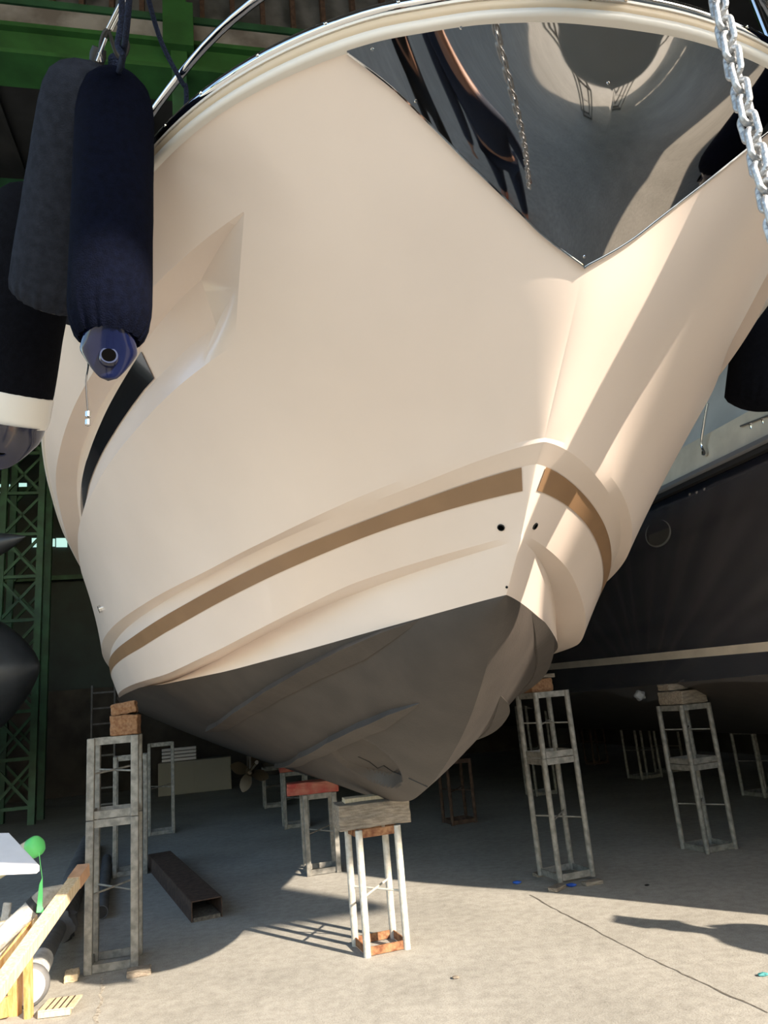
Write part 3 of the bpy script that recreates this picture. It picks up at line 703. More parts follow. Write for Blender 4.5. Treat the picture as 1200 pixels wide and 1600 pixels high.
# stands deep in the shade
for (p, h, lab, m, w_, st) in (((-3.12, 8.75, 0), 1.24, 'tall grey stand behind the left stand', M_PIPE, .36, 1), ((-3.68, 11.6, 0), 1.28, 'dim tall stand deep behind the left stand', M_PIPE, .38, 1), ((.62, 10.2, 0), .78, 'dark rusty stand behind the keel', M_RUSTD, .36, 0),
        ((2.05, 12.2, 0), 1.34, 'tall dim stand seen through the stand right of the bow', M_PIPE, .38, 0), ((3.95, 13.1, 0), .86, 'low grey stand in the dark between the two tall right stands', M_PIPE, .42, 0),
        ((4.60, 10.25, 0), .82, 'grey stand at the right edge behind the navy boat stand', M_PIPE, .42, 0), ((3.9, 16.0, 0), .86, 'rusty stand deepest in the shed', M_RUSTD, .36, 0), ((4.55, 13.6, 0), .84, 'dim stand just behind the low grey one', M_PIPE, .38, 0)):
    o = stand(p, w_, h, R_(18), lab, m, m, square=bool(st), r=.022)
    if h > 1.2:
        MB().box(V(*p) + V(0, 0, h * .62), (w_, .01, .05)).build('middle_rail', m, o) if False else None
block((4.60, 10.25, .82 + .04), (.5, .3, .07), R_(10), 'pale plank on the stand at the right edge', M_WOODP)
block((3.95, 13.1, .86 + .03), (.5, .3, .05), R_(10), 'dark plank on the low grey stand', M_WOODO)
for x, y, rz, l in ((112, 1530, 1.9, 'split pale wedge by the left foot of the tall left stand'), (217, 1524, .3, 'dark offcut by the right foot of the tall left stand')):
    block(onz(x, y) + V(0, 0, .022), (.15, .085, .045), rz, l, M_WOODP if x < 200 else M_WOODG, name='wood_wedge', group='wedges under the stands', jit=.005)

# ------------------------------------------------------------------ the neighbouring navy boat under plastic film
M_NHULL = mat('dark_navy_hull', (.004, .005, .012), .2, coat=.15)
M_NWHITE = mat('greyish_white_gelcoat', (.46, .46, .45), .45, var=.08, scale=3)  # greyish white of the cabin side
M_NTAN = mat('dusty_cream_bulwark', (.50, .46, .38), .5, var=.1, scale=6)
nb = thing('navy_motor_boat', 'dark navy motor boat beside the yacht, wrapped in plastic film', 'boat', W3(2, -5.4, .8))
def nrow(b0, z0, zs=0.0, n=60, endb=-5.4, bow=-4.4):
    """line of the neighbour's hull facing us, bow (towards the camera) to stern"""
    P = []
    for f in np.linspace(0, 1, n):
        a = bow + (13 - bow) * f**1.2; k = min(1, max(0, (a - bow) / 3.4)); b = endb + (b0 - endb) * (math.sin(k * math.pi / 2)**.9); P.append((a, b, z0 + zs * a))
    return np.array(P)
rowsN = [nrow(-5.35, .8), nrow(-3.6, 1.30, .0), nrow(-3.16, 1.52, -.008), nrow(-3.12, 1.70, .026), nrow(-3.115, 1.775, .027), nrow(-3.10, 2.4, .025, bow=-4.5), nrow(-3.06, 3.20, .025, bow=-4.7)]
def refl(P): Q = P.copy(); Q[:, 1] = 2 * -5.4 - Q[:, 1]; return Q
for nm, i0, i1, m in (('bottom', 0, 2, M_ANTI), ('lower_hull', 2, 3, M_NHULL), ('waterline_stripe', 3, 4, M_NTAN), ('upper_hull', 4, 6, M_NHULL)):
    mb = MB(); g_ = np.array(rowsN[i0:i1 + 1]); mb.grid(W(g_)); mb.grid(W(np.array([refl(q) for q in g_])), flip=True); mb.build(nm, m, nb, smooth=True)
shr = rowsN[6]
def off(P, db, dz): Q = P.copy(); Q[:, 1] += db; Q[:, 2] += dz; return Q
mb = MB(); mb.grid(W(np.array([off(shr, .01, -.01), off(shr, .05, .0), off(shr, .05, .035), off(shr, .0, .05)]))); mb.build('rub_rail', M_BLACK, nb, smooth=False)
mb = MB(); mb.grid(W(np.array([off(shr, .03, .05), off(shr, .05, .07), off(shr, .035, .11), off(shr, 0, .115)]))); mb.build('rail_strip', mat('dull_grey_strip', (.16, .16, .16), .5), nb, smooth=True)
mb = MB(); mb.grid(W(np.array([off(shr, .0, .10), off(shr, -.06, .40), off(shr, -.16, .41)]))); mb.build('bulwark', M_NTAN, nb, smooth=False)
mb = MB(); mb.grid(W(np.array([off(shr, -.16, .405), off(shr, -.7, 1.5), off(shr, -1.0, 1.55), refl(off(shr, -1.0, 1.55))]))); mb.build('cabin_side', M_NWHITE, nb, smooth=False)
for (x0, y0), (x1, y1) in (((1068, 690), (1152, 640)), ((1115, 598), (1145, 597)), ((1080, 672), (1200, 640))):
    p, q = onb(x0, y0, -3.52), onb(x1, y1, -3.52); MB().bar(p, q, .006, .014).build('panel_seam', M_BLACK, nb)
p = onb(1106, 630, -3.05); q = onb(1096, 692, -3.05); q2 = onb(1100, 705, -3.05)
MB().tube(bez([p, p * .5 + q * .5 - V(.005, 0, 0), q, q2]), .011, 10).build('rail_stanchion', M_STEEL, nb, smooth=True); MB().lathe([(.02, 0), (.026, .03), (.012, .04)], q2, V(0, 0, -1), 16).build('stanchion_foot', M_STEEL, nb, smooth=True)
p, q = onb(1160, 666, -3.1), onb(1215, 645, -3.1); MB().bar(p, q, .05, .012).build('cleat_plate', mat('dull_steel', (.25, .25, .25), .35, .8), nb)
for f in (.25, .6, .9): MB().lathe([(.014, 0), (.014, .035), (.02, .05)], p + (q - p) * f - V(0, 0, .05), (0, 0, 1), 12).build('cleat_post', M_STEEL, nb, smooth=True)
for x, y in ((1083, 771), (1094, 768), (1106, 763)): MB().lathe([(.018, 0), (.022, .015), (.016, .04), (.0, .045)], onb(x, y, -3.1), B + V(0, 0, -.1), 16).build('through_hull_vent', M_STEEL, nb, smooth=True)
pc = onb(1030, 833, -3.09); ex_, ez_ = unit(onb(1053, 824, -3.09) - pc), None; ez_ = unit(np.cross(B, ex_)); ring = [pc + ex_ * .21 * math.cos(a) + ez_ * .125 * math.sin(a) + B * .012 for a in np.linspace(0, 2 * math.pi, 33)[:-1]]
o = MB().tube(ring, .009, 8, closed=True).build('porthole_rim', mat('grey_rim', (.12, .12, .11), .4), nb, smooth=True)
MB().prism(ring, B * .004).build('porthole_glass', mat('dim_porthole_glass', (.03, .03, .026), .2), o)
# thin plastic film over the hull side, with folds running to a tied corner
def film_material():
    m = bpy.data.materials.new('clear_plastic_film'); m.use_nodes = True; t = m.node_tree; p = t.nodes['Principled BSDF']
    p.inputs['Base Color'].default_value = (.55, .57, .60, 1); p.inputs['Roughness'].default_value = .22; p.inputs['Alpha'].default_value = .03
    lw = t.nodes.new('ShaderNodeLayerWeight'); lw.inputs[0].default_value = .25
    r = t.nodes.new('ShaderNodeMapRange'); r.inputs[1].default_value = 0; r.inputs[2].default_value = 1; r.inputs[3].default_value = .006; r.inputs[4].default_value = .22
    t.links.new(lw.outputs['Facing'], r.inputs[0]); t.links.new(r.outputs[0], p.inputs['Alpha']); return m
M_FILM = film_material()
kn = onb(1000, 1085, -3.0)
na, nz = 260, 60; P = np.zeros((nz, na, 3)); 
ka, kz = (kn - O) @ A, kn[2]
for j in range(na):
    a = -2.2 + 13 * j / (na - 1)
    for i in range(nz):
        f = i / (nz - 1); zlo = 1.47 + .02 * math.sin(a * 3) - .10 * math.exp(-((a - ka) / .5)**2); z = zlo + (3.12 + .025 * a - zlo) * f
        an = math.atan2(a - ka, z - kz + .05); rr = math.hypot(a - ka, z - kz)
        fold = .034 * math.sin(an * 23 + .8 * math.sin(an * 7)) * min(1, rr * 1.2) * math.exp(-rr * .35) + .010 * math.sin(a * 9 + z * 6) * math.exp(-f) + .008 * math.sin(an * 61)
        P[i, j] = (a, -3.02 + fold - .05 * (1 - f)**2, z)
tag(MB().grid(W(P)).build('plastic_film', M_FILM, smooth=True, angle=180), 'thin transparent film draped over the navy hull side', 'plastic film')
for kpt in ():
    pass
bm = bmesh.new(); bmesh.ops.create_icosphere(bm, subdivisions=3, radius=.055)
for v in bm.verts: v.co *= 1 + .18 * math.sin(v.co.x * 90) * math.cos(v.co.z * 70); v.co.z *= .9
me = bpy.data.meshes.new('film_knot'); bm.to_mesh(me); bm.free(); me.materials.append(mat('bunched_film', (.35, .36, .37), .35, alpha=.7)); o = bpy.data.objects.new('film_knot', me); COL.objects.link(o); o.location = tuple(kn + V(0, 0, -.01))
tag(o, 'bunched knot of plastic film hanging at the lower edge', 'plastic film knot')

# ------------------------------------------------------------------ things lying on the yard floor
def lathe_pipe(name, label, cat, p, q, r, m, wall=.006, group=None):
    t_ = thing(name, label, cat, p, group); d = unit(np.asarray(q) - np.asarray(p)); L = np.linalg.norm(np.asarray(q) - np.asarray(p))
    MB().lathe([(r - wall, .02), (r - wall, 0), (r, 0), (r, L)], p, d, 24).build('pipe_wall', m, t_, smooth=True, angle=50)
    MB().lathe([(r - wall, .018), (r - wall, .02)], p, d, 24).build('pipe_bore', M_BLACK, t_)
    return t_
M_DPIPE = mat('dusty_grey_pipe', (.13, .13, .13), .6, var=.2, scale=12)
p = onz(158, 1437) + V(0, 0, .055); q = onz(167, 1350) + V(0, 0, .055)
lathe_pipe('pipe', 'thin grey pipe on the floor seen end-on through the left stand', 'pipe', p, q, .055, M_DPIPE)
# channel beam
a0, a1 = onz(300, 1442), onz(325, 1426); far = onz(232, 1358); d = unit(far - a0); wv = unit(np.cross(d, V(0, 0, 1))); wv = wv if wv @ (a1 - a0) > 0 else -wv
L = np.linalg.norm(far - a0); t_ = thing('steel_channel', 'dark brown steel channel lying open end towards the camera', 'steel channel', a0); hw, hh = .24, .15
MB().box(a0 + d * L / 2 + wv * hw / 2 + V(0, 0, hh), (hw, L, .008), wv, d).build('web', M_RUSTD, t_)
for k in (0, hw): MB().box(a0 + d * L / 2 + wv * k + V(0, 0, hh / 2), (.008, L, hh), wv, d).build('flange', M_RUSTD, t_)
MB().box(a0 + d * .18 + wv * hw / 2 + V(0, 0, .015), (hw * .9, .36, .03), wv, d).build('debris', M_CRACK, t_)
# wrapped mast with a white round end
p0, p1, p2 = onz(42, 1578) + V(0, 0, .12), onz(90, 1470) + V(0, 0, .10), onz(138, 1328) + V(0, 0, .10)
t_ = thing('wrapped_pole', 'thick pole on the ground, grey cloth wrap and a round white end', 'pole', p0); dd = unit(p1 - p0)
MB().lathe([(.09, 0), (.115, .01), (.12, .03), (.115, .05), (.10, .06), (.07, .10)], p0, dd, 32).build('end_rim', M_DPIPE, t_, smooth=True, angle=60)
MB().lathe([(.095, -.004), (.095, .02)], p0, dd, 32).build('end_disc', M_WHITEG, t_)
MB().tube([p0 + dd * .06, p0 + dd * .55], .078, 20).build('white_sleeve', mat('dirty_white_cloth', (.62, .61, .58), .8, var=.25, scale=12, bump=.8, bscale=25), t_, smooth=True)
MB().tube([p0 + dd * .5, p1 + dd * .02], .07, 20).build('metal_tube', M_DPIPE, t_, smooth=True)
M_CLOTH = mat('grey_tarpaulin', (.10, .10, .10), .8, var=.3, scale=8, bump=.8, bscale=20)
MB().lathe([(.08, -.10), (.125, -.09), (.14, -.03), (.12, .02), (.135, .06), (.115, .10)], p1, dd, 26, mod=lambda i, t: 1 + .09 * math.sin(5 * t + i) + .05 * math.sin(11 * t)).build('cloth_collar', M_CLOTH, t_, smooth=True)
MB().tube([p1, p1 * .5 + p2 * .5, p2], [.115, .11, .10], 20).build('cloth_wrap', M_CLOTH, t_, smooth=True)
# slatted pallet piece
t_ = thing('slatted_board', 'small slatted piece of pale wood flat on the ground at lower left', 'board', onz(95, 1580))
fr_ = onz(60, 1592); f2_ = onz(110, 1586); bk = onz(125, 1566); bk0 = onz(78, 1572)
MB().bar(fr_ + V(0, 0, .02), f2_ + V(0, 0, .02), .025, .03).build('batten', M_WOODP, t_)
for k in range(5):
    f = k / 4; MB().bar(fr_ + (f2_ - fr_) * (.1 + .85 * f) + V(0, 0, .035), bk0 + (bk - bk0) * (.1 + .85 * f) + V(0, 0, .035), .045, .01).build('slat', M_WOODP, t_)
# trestle with timber at the left edge
Y0 = 4.80
M_WOODS = mat('tan_pine', (.58, .44, .26), .7, col2=(.74, .62, .44), scale=9, aniso=(8, 8, 1), bump=.2)  # tan pine of the trestle boards and the long beam
M_WOODST = mat('orange_stained_pine', (.50, .22, .06), .7, col2=(.66, .42, .18), scale=6, aniso=(8, 8, 1.5), bump=.3)
M_GREYWD = mat('grey_wood_bark', (.32, .30, .27), .9, col2=(.52, .50, .46), scale=24, bump=.7)
tr = thing('wooden_trestle', 'orange-stained wooden trestle at the lower left edge', 'trestle', onz(30, 1640))
for (x0, y0, x1, y1, wd, m, Y) in ((26, 1475, 20, 1660, .065, M_WOODST, Y0), (43, 1435, 46, 1660, .035, M_WOODST, Y0 - .06), (32, 1500, 30, 1660, .035, M_WOODS, Y0 + .12), (-26, 1480, -30, 1660, .08, M_WOODST, Y0), (52, 1432, 50, 1480, .03, M_WOODS, Y0 - .02)):
    p_, q_ = aty(x0, y0, Y), aty(x1, y1, Y); q_ = p_ + (q_ - p_) * min(1, (p_[2] - .0) / max(1e-6, p_[2] - q_[2])); MB().bar(p_, q_, wd, .045, (0, 1, 0)).build('leg', m, tr)
MB().bar(aty(-60, 1590, Y0 - .05), aty(14, 1572, Y0 - .05), .035, .10).build('cross_rail', M_WOODST, tr)
MB().prism([aty(x, y, Y0 + .02) for x, y in ((-70, 1470), (20, 1436), (52, 1432), (50, 1452), (-70, 1580))], V(0, .05, 0)).build('top_board', M_WOODS, tr)
def plank(name, label, p, q, w_, h_, m, up=(0, 0, 1), cat='plank', group='timber on the trestle'):
    t = MB().bar(p, q, w_, h_, up).build(name, m, bevel=.006); return tag(t, label, cat, group)
plank('plank', 'long pale beam with a reddish tip leaning up to the left stand', aty(-60, 1625, 3.5), aty(130, 1360, 4.95), .07, .07, M_WOODS)
pe = aty(124, 1368, 4.934); 
tag(MB().bar(aty(-60, 1625, 3.5) * .11 + aty(130, 1360, 4.95) * .89, aty(-60, 1625, 3.5) * -.006 + aty(130, 1360, 4.95) * 1.006, .073, .073).build('beam_tip', mat('reddish_bare_wood', (.55, .33, .20), .75, var=.15, scale=9), bpy.data.objects['plank']))
bpy.data.objects['beam_tip'].matrix_parent_inverse = Matrix()
pk = thing('plank', 'grey weathered pole with a pointed end and black band, behind the pale beam', 'pole', aty(50, 1420, 4.75), 'timber on the trestle')
MB().tube([aty(-30, 1495, 4.62), aty(72, 1398, 4.78), aty(98, 1383, 4.84)], [.055, .05, .006], 14).build('shaft', M_GREYWD, pk, smooth=True)
MB().tube([aty(50, 1419, 4.745), aty(58, 1411, 4.757)], .054, 16).build('black_band', M_BLACK, pk, smooth=True)
plank('plank', 'rust-streaked board under the pale beam', aty(-40, 1560, 4.66), aty(46, 1450, 4.72), .09, .05, M_WOODST)
plank('plank', 'short pale offcut standing at the left edge', aty(6, 1450, 4.85), aty(12, 1410, 4.85), .05, .02, M_GREYWD, (0, 1, 0))
plank('plank', 'flat pale board lying at the left edge below the pointed pole', aty(-60, 1455, 4.95), aty(40, 1432, 4.9), .25, .03, M_WOODS)
# white foam panel
pts = [aty(x, y, 4.75 - (y - 1299) / 57 * .42) for x, y in ((-80, 1303), (14, 1301), (62, 1352), (57, 1356), (-80, 1362))]
tag(MB().prism(pts, V(0, .001, -.03)).build('foam_panel', mat('white_foam_board', (.78, .78, .80), .8, var=.04, scale=6), bevel=.003), 'white cut foam panel on top of the lumber pile', 'panel')
# cardboard tube with green tape
ct_ = thing('cardboard_tube', 'cream tube with green tape over its end, tape tail hanging down', 'tube', aty(50, 1325, 4.7))
c0_, c1_ = aty(10, 1350, 4.88), aty(58, 1321, 4.82); dt = unit(c1_ - c0_)
MB().tube([c0_ - dt * .3, c1_], .058, 28).build('tube_body', mat('cream_card', (.74, .71, .52), .6, var=.06, scale=9), ct_, smooth=True, angle=60)
M_TAPE = mat('bright_green_tape', (.16, .78, .22), .35)
MB().lathe([(.058, -.045), (.061, -.04), (.061, 0), (.054, .012), (.035, .025), (0.01, .03)], c1_, dt, 28, mod=lambda i, t: 1 + .03 * math.sin(6 * t) * (i > 2)).build('tape_wrap', M_TAPE, ct_, smooth=True)
side_ = RC[:, 0]; tl_ = [(61, 1332, .006), (63, 1350, .004), (66, 1372, .004), (64, 1382, .02), (63, 1400, .028), (62, 1415, .030), (63, 1426, .046)]
Pt = np.array([[aty(x, y, 4.66) - side_ * ww / 2, aty(x, y, 4.66) + side_ * ww / 2] for x, y, ww in [(tl_[0][0] + (0), tl_[0][1], tl_[0][2])] + tl_[1:]])
o = MB().grid(Pt).build('tape_tail', M_TAPE, ct_); sdm = o.modifiers.new('s', 'SOLIDIFY'); sdm.thickness = .001
# little litter
for x, y, r, m, l, nm in ((808, 1381, .03, mat('blue_plastic', (.03, .12, .5), .5), 'scrap of blue plastic left of the stand right of the bow', 'plastic_scrap'), (893, 1385, .03, mat('blue_plastic_dark', (.02, .08, .4), .5), 'scrap of blue plastic at the foot of the stand right of the bow', 'plastic_scrap'),
        (712, 1529, .017, M_WOODG, 'small brown pebble on the sunlit concrete', 'pebble'), (1011, 1384, .014, M_BLACK, 'small dark pebble in the shade on the right', 'pebble'), (1193, 1525, .02, mat('teal_scrap', (.08, .3, .3), .5), 'scrap of teal plastic at the right edge', 'plastic_scrap')):
    bm = bmesh.new(); bmesh.ops.create_icosphere(bm, subdivisions=2, radius=r)
    for v in bm.verts: v.co = Vector((v.co.x * 1.3 + random.uniform(-.2, .2) * r, v.co.y + random.uniform(-.2, .2) * r, v.co.z * .45))
    me = bpy.data.meshes.new(nm); bm.to_mesh(me); bm.free(); me.materials.append(m); o = bpy.data.objects.new(nm, me); COL.objects.link(o); o.location = tuple(onz(x, y) + V(0, 0, r * .4)); tag(o, l, nm.replace('_', ' '))

# ------------------------------------------------------------------ dim things deep in the shed on the left
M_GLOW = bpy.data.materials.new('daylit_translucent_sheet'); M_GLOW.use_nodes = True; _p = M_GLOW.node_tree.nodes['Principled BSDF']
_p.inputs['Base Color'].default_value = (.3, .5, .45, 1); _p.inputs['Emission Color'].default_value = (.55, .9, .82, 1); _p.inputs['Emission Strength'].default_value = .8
for i, ((x0, x1), (y0, y1)) in enumerate((((50, 69), (841, 855)), ((71, 86), (842, 854)), ((88, 105), (841, 855)), ((0, 16), (757, 770)), ((20, 42), (755, 769)))):
    pp = [ona(x, y, 15.55) for x, y in ((x0, y0), (x1, y0), (x1, y1), (x0, y1))]; tag(MB().prism(pp, -A * .02).build('window_%d' % (i + 2), M_GLOW), kind='structure')
for i, y in enumerate((765, 905)):
    z = ona(60, y, 15.4)[2]; tag(MB().box(W3(15.35, 3.6, z), (8.5, .1, .12), B, A).build('wall_girt', M_GREEND), ['upper green girt on the far wall behind the lattice tower', 'lower green girt on the far wall'][i], 'beam')
tw = thing('lattice_tower', 'dark green lattice column standing in the gloom at the left edge', 'lattice tower', ona(25, 1270, 10.3) * V(1, 1, 0))
tb = ona(25, 1270, 10.3); ox, oy = tb[0], tb[1]
for dx in (-.35, .35):
    for dy in (-.35, .35): MB().bar(V(ox, oy, 0) + B * dx + A * dy, V(ox, oy, 8) + B * dx + A * dy, .12, .12, A).build('chord', M_GREEND, tw)
for k in range(9):
    z = .3 + k * .85
    for s_ in (-.36, .36):
        MB().bar(V(ox, oy, z) - B * .35 + A * s_, V(ox, oy, z + .8) + B * .35 + A * s_, .05, .05, A).build('diagonal', M_GREEND, tw)
        MB().bar(V(ox, oy, z) + B * .35 + A * s_, V(ox, oy, z + .8) - B * .35 + A * s_, .05, .05, A).build('diagonal', M_GREEND, tw)
    MB().bar(V(ox, oy, z) - B * .35 - A * .36, V(ox, oy, z) + B * .35 - A * .36, .07, .06).build('strut', M_GREEND, tw)
M_TARP = mat('dark_grey_wrap', (.035, .037, .04), .4, var=.25, scale=3, bump=.2, bscale=8)
def wrapped(label, tip, r, L, dz=.0, sq=1.0):
    prof = [(max(.001, r * math.sin(math.pi / 2 * min(1, f * 1.7))**.8), -L * f) for f in np.linspace(0, 1, 24)]
    m = MB(); ax = unit(V(1, -.25, dz)); m.lathe(prof, tip, ax, 40, mod=lambda i, t: 1 + .04 * math.sin(2 * t + .3))
    return tag(m.build('covered_boat', M_TARP, smooth=True), label, 'boat', 'dark wrapped boats at the left edge')
wrapped('small dark wrapped boat bow poking in at the left edge under the fenders', ona(41, 838, 5.0), .42, 4.0, .1)
wrapped('large dark wrapped hull at the left edge behind the lumber', ona(60, 1040, 5.0), 1.1, 3.2, .05)
t_ = thing('ladder', 'metal ladder standing behind the left stand', 'ladder', ona(160, 1240, 9.5) * V(1, 1, 0)); lx = V(*t_.location)
for s_ in (-.2, .2): MB().bar(lx + B * s_, lx + B * s_ + V(0, 0, 2.35), .03, .05, A).build('rail', M_DPIPE, t_)
for k in range(8): MB().bar(lx - B * .2 + V(0, 0, .25 + .28 * k), lx + B * .2 + V(0, 0, .25 + .28 * k), .03, .03, A).build('rung', M_DPIPE, t_)
c_ = ona(306, 1235, 13.0) * V(1, 1, 0)
t_ = thing('storage_box', 'pale low cabinet on the floor deep under the hull', 'box', c_); M_PALE = mat('pale_panel', (.22, .21, .17), .6)
MB().box(c_ + V(0, 0, .35), (1.6, .6, .7), B, A).build('carcass', M_PALE, t_, bevel=.01)
for s_ in (-.4, .4): MB().box(c_ + B * s_ - A * .305 + V(0, 0, .36), (.76, .02, .6), B, A).build('door', M_PALE, t_)
for k in range(4): tag(MB().box(c_ + B * .35 + V(0, 0, .74 + .075 * k), (.75, .3, .055), B, A).build('white_board', mat('white_board', (.6, .6, .62), .5) if k == 0 else bpy.data.materials['white_board']), ['bottom board of the white stack on the pale cabinet', 'second board up in the white stack on the pale cabinet', 'third board up in the white stack on the pale cabinet', 'top board of the white stack on the pale cabinet'][k], 'board', 'stack of white boards')

# ------------------------------------------------------------------ people in the yard (seen in the mirror plate, or by their shadow) and the boat behind them
def skin_mesh(name, nodes, edges, m, parent, sub=2, root=0):
    org = parent_loc(parent); me = bpy.data.meshes.new(name); me.from_pydata([tuple(np.asarray(n[0]) - org) for n in nodes], edges, []); me.update()
    o = bpy.data.objects.new(name, me); COL.objects.link(o); o.parent = parent; me.materials.append(m)
    sk = o.modifiers.new('skin', 'SKIN'); sk.use_smooth_shade = True
    for i, n in enumerate(nodes):
        r = n[1]; me.skin_vertices[0].data[i].radius = (r, r) if not hasattr(r, '__len__') else r
    me.skin_vertices[0].data[root].use_root = True
    s = o.modifiers.new('sub', 'SUBSURF'); s.levels = sub; s.render_levels = sub; return o
M_SKIN = mat('skin', (.48, .27, .19), .5); M_HAIR = mat('dark_hair', (.02, .014, .01), .7)
def person(label, loc, face, jacket, trousers, shoe, sole, hands, name='person', step=.06):
    """standing figure; face: heading; hands: two world points the hands reach to, or None to hang"""
    loc = V(*loc); t_ = thing(name, label, 'person', loc); F = unit(V(*face)); Rr = unit(np.cross(F, V(0, 0, 1))); U = V(0, 0, 1)
    def P(x, y, z): return loc + Rr * x + F * y + U * z
    hip, kn, an = [], [], []
    for s in (-1, 1):
        hip.append(P(.10 * s, 0, .90)); kn.append(P(.12 * s, .03 + step * s, .49)); an.append(P(.135 * s, step * s - .02, .09))
    sh = [P(-.185, 0, 1.43), P(.185, 0, 1.43)]; hd = []; el = []
    for i, s in enumerate((-1, 1)):
        h = V(*hands[i]) if hands[i] is not None else P(.30 * s, .10, .83); hd.append(h); mid = (sh[i] + h) / 2; dist = np.linalg.norm(h - sh[i]); k = math.sqrt(max(0, .29**2 - (dist / 2)**2)); el.append(mid + unit(Rr * s * .5 - U * 1.0 - F * (.2 if hands[i] is not None else .6)) * k)
    body = [(P(0, 0, .95), (.155, .115)), (P(0, 0, 1.12), (.14, .105)), (P(0, .01, 1.30), (.165, .12)), (P(0, 0, 1.44), (.12, .09)), (P(0, .01, 1.52), .055), (P(0, .015, 1.58), .065), (P(0, .02, 1.65), (.078, .092)), (P(0, .015, 1.72), (.07, .085)), (P(0, .01, 1.755), (.04, .05)), (P(0, .095, 1.615), .026)]
    ed = [(0, 1), (1, 2), (2, 3), (3, 4), (4, 5), (5, 6), (6, 7), (7, 8), (5, 9)]
    for i in range(2):
        n = len(body); w_ = hd[i]; body += [(sh[i], .058), (el[i], .042), (el[i] * .15 + w_ * .85, .028), (w_, (.038, .02))]; ed += [(3, n), (n, n + 1), (n + 1, n + 2), (n + 2, n + 3)]
        n = len(body); body += [(hip[i], .088), (kn[i], .055), (an[i], .036), (an[i] + F * .12 - U * .05, .032)]; ed += [(0, n), (n, n + 1), (n + 1, n + 2), (n + 2, n + 3)]
    skin_mesh('body', body, ed, M_SKIN, t_)
    # face
    MB().lathe([(.004, 0), (.013, .008), (.016, .02), (.008, .035)], P(0, .12, 1.655), F * -1 + U * .6, 12).build('nose', M_SKIN, t_, smooth=True)
    for s in (-1, 1):
        MB().lathe([(.002, 0), (.012, .004), (.011, .008)], P(.033 * s, .1, 1.68), F, 12).build('eye', M_BLACK, t_, smooth=True)
        MB().lathe([(.01, -.01), (.028, 0), (.02, .012)], P(.083 * s, .005, 1.66), Rr * s, 14).build('ear', M_SKIN, t_, smooth=True)
    MB().box(P(0, .108, 1.605), (.05, .01, .01), Rr, F, U).build('mouth', mat('lips', (.3, .1, .08), .5) if 'lips' not in bpy.data.materials else bpy.data.materials['lips'], t_)
    skin_mesh('hair', [(P(0, -.01, 1.74), (.088, .098)), (P(0, -.055, 1.68), (.075, .06)), (P(0, .05, 1.765), (.06, .045)), (P(0, -.07, 1.61), (.055, .035))], [(0, 1), (0, 2), (1, 3)], M_HAIR, t_)
    # clothes
    tn = [(P(0, 0, .93), (.17, .125))]; te = []
    for i in range(2):
        n = len(tn); tn += [(hip[i] - U * .02, .105), (kn[i], .075), (an[i] + U * .0, .062)]; te += [(0, n), (n, n + 1), (n + 1, n + 2)]
    skin_mesh('trousers', tn, te, trousers, t_)
    jn = [(P(0, 0, .93), (.175, .13)), (P(0, 0, 1.12), (.17, .13)), (P(0, .01, 1.32), (.19, .14)), (P(0, 0, 1.45), (.13, .10)), (P(0, .005, 1.505), .07)]; je = [(0, 1), (1, 2), (2, 3), (3, 4)]
    for i in range(2):
        n = len(jn); jn += [(sh[i], .078), (el[i], .058), (el[i] * .15 + hd[i] * .85, .042)]; je += [(3, n), (n, n + 1), (n + 1, n + 2)]
    skin_mesh('jacket', jn, je, jacket, t_)
    for i in range(2):
        o = skin_mesh('shoe', [(an[i] - U * .035 - F * .04, .05), (an[i] - U * .045 + F * .06, .045), (an[i] - U * .052 + F * .16, .036), (an[i] - U * .055 + F * .20, .022)], [(0, 1), (1, 2), (2, 3)], shoe, t_)
        MB().box(an[i] - U * .08 + F * .06, (.085, .28, .02), Rr, F, U, ).build('sole', sole, o, bevel=.008)
        # fingers and thumb
        h = hd[i]; fdir = unit(h - el[i]); pn = Rr * (1 if i == 0 else -1); sd2 = unit(np.cross(fdir, pn)); curl = unit(pn + F * .2)
        for k, (o_, ln) in enumerate(((-.027, .065), (-.009, .078), (.009, .072), (.026, .056))):
            b_ = h + fdir * .02 + sd2 * o_; skin_mesh('finger', [(b_, .0095), (b_ + fdir * ln * .5, .009), (b_ + fdir * ln * .8 + curl * ln * .3, .008), (b_ + fdir * ln * .9 + curl * ln * .55, .007)], [(0, 1), (1, 2), (2, 3)], M_SKIN, t_, 1)
        skin_mesh('thumb', [(h - fdir * .03 - sd2 * .025, .012), (h + fdir * .01 - sd2 * .05 + curl * .01, .0105), (h + fdir * .035 - sd2 * .058 + curl * .02, .009)], [(0, 1), (1, 2)], M_SKIN, t_, 1)
    return t_
M_JK = mat('black_jacket', (.018, .018, .02), .8, var=.2, scale=30); M_TR = mat('black_trousers', (.016, .017, .02), .85); M_JEAN = mat('dark_blue_jeans', (.02, .028, .055), .9)
M_SHB = mat('black_shoe', (.015, .015, .016), .5); M_SOLE = mat('pale_sole', (.4, .38, .34), .6); M_ORG = mat('orange_shoe', (.55, .10, .03), .6); M_BLUEJ = mat('navy_jacket', (.02, .03, .06), .8)
person('person in black trousers photographing the bow, mirrored in the steel plate', (-.05, -.62, 0), (0, 1, 0), M_JK, M_TR, M_SHB, M_SOLE, [CAM + V(-.05, -.24, -.05), CAM + V(.05, -.24, -.05)])
ph = thing('phone', 'black phone held up by the person photographing the bow', 'phone', CAM + V(0, -.16, 0)); MB().box(CAM + V(0, -.16, 0), (.075, .009, .15), RC[:, 0], -RC[:, 2], RC[:, 1]).build('case', M_BLACK, ph, bevel=.006)
MB().box(CAM + V(0, -.166, 0), (.07, .001, .14), RC[:, 0], -RC[:, 2], RC[:, 1]).build('screen', M_GLASS, ph)
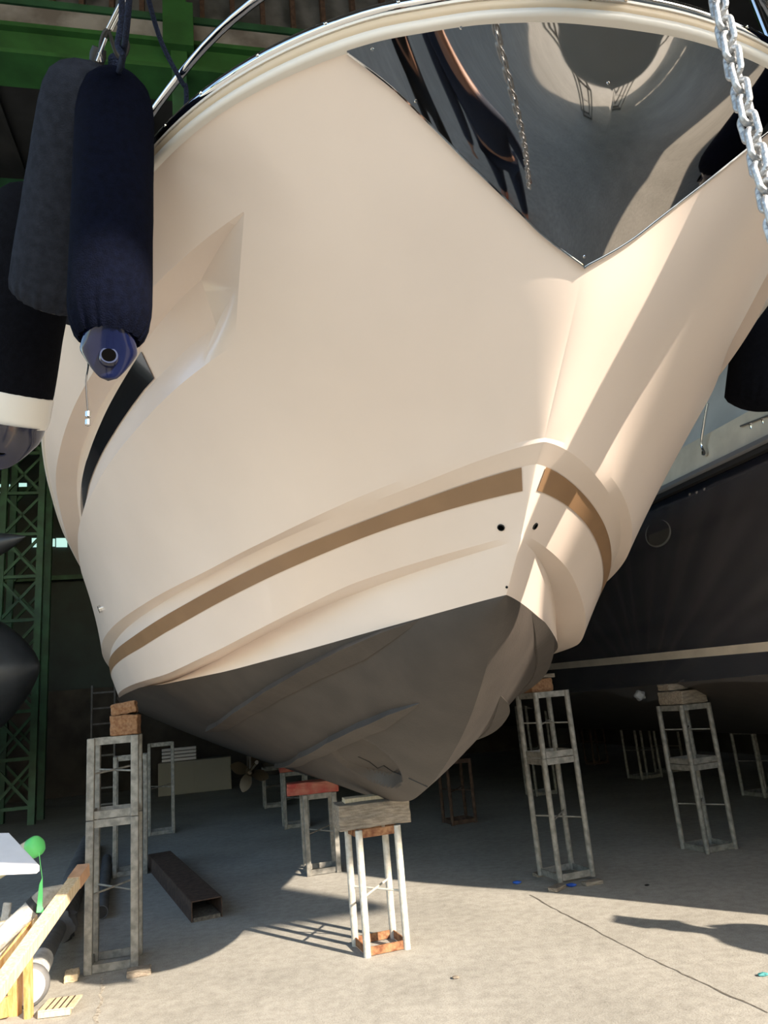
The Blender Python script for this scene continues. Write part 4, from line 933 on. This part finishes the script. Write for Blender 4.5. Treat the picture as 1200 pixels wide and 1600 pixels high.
person('person with orange-trimmed shoes and jeans standing beside the photographer', (.72, -.50, 0), (-.2, 1, 0), M_BLUEJ, M_JEAN, M_ORG, M_SHB, [None, None], step=.1)
person('person standing on the right outside the frame, casting the dark shadow', (3.92, 3.22, 0), (-.8, .3, 0), M_JK, M_TR, M_SHB, M_SOLE, [None, None])
# large white boat ashore behind the camera: mirrored in the plate, shading the near yard
wb = thing('white_motor_boat', 'large white motor boat ashore behind the photographer, mirrored in the plate', 'boat', V(7.5, -6.5, 0))
def wrow(hb_, z, L0, L1, n=40):
    P = []
    for f in np.linspace(0, 1, n): P.append((L0 + (L1 - L0) * f, hb_ * min(1, (f * 3))**.55 if f < 1 else hb_, z))
    return np.array(P)
Hd = unit(V(.93, -.36, 0)); Hs = np.cross(V(0, 0, 1), Hd); WO = V(2.6, -4.0, 0)
def WW(P): P = np.asarray(P); return WO + P[..., :1] * Hd + P[..., 1:2] * Hs + P[..., 2:] * V(0, 0, 1)
M_WB = mat('white_gelcoat', (.80, .80, .78), .25, coat=.3)
rw = [wrow(.05, .9, 1.3, 13), wrow(1.5, 1.4, .9, 13), wrow(1.75, 1.8, .6, 13), wrow(2.1, 3.3, 0, 13)]
mb = MB(); mb.grid(WW(rw)); mb.grid(WW(np.array(rw) * MIR), flip=True); mb.build('hull', M_WB, wb, smooth=True, angle=40)
mb = MB(); q = [wrow(2.1, 3.3, 0, 13), wrow(2.02, 3.34, .2, 13)]; mb.grid(WW(np.array([q[1], q[1] * MIR]))); mb.build('deck', M_WB, wb)
mb = MB(); cab = [wrow(1.7, 3.34, 2.6, 12), wrow(1.5, 4.25, 4.2, 11.5), wrow(1.4, 4.9, 4.8, 11)]; cab = [np.array(c_) for c_ in cab]; mb.grid(WW(cab)); mb.grid(WW(np.array(cab) * MIR), flip=True); mb.grid(WW(np.array([cab[-1], cab[-1] * MIR]))); mb.build('cabin', M_WB, wb, smooth=True, angle=40)
for s_ in (1, -1):
    q0, q1 = wrow(1.66, 3.62, 3.1, 11.6), wrow(1.53, 4.15, 4.05, 11.4); q0[:, 1] += .012; q1[:, 1] += .012; MB().grid(WW(np.array([q0, q1]) * V(1, s_, 1))).build('cabin_window', M_GLASS, wb, smooth=True)
    MB().grid(WW(np.array([wrow(2.125, 3.2, -.05, 13), wrow(2.14, 3.28, -.08, 13)]) * V(1, s_, 1))).build('rub_rail', M_BLACK, wb, smooth=True)
for k, x in enumerate((2.5, 6, 9.5, 12)):
    pz = WW(np.array([x, 0, 0])); stand(V(pz[0], pz[1], 0), .4, .90, .3, ['foremost', 'second', 'third', 'aftmost'][k] + ' keel stand under the white boat behind the photographer', M_PIPE)
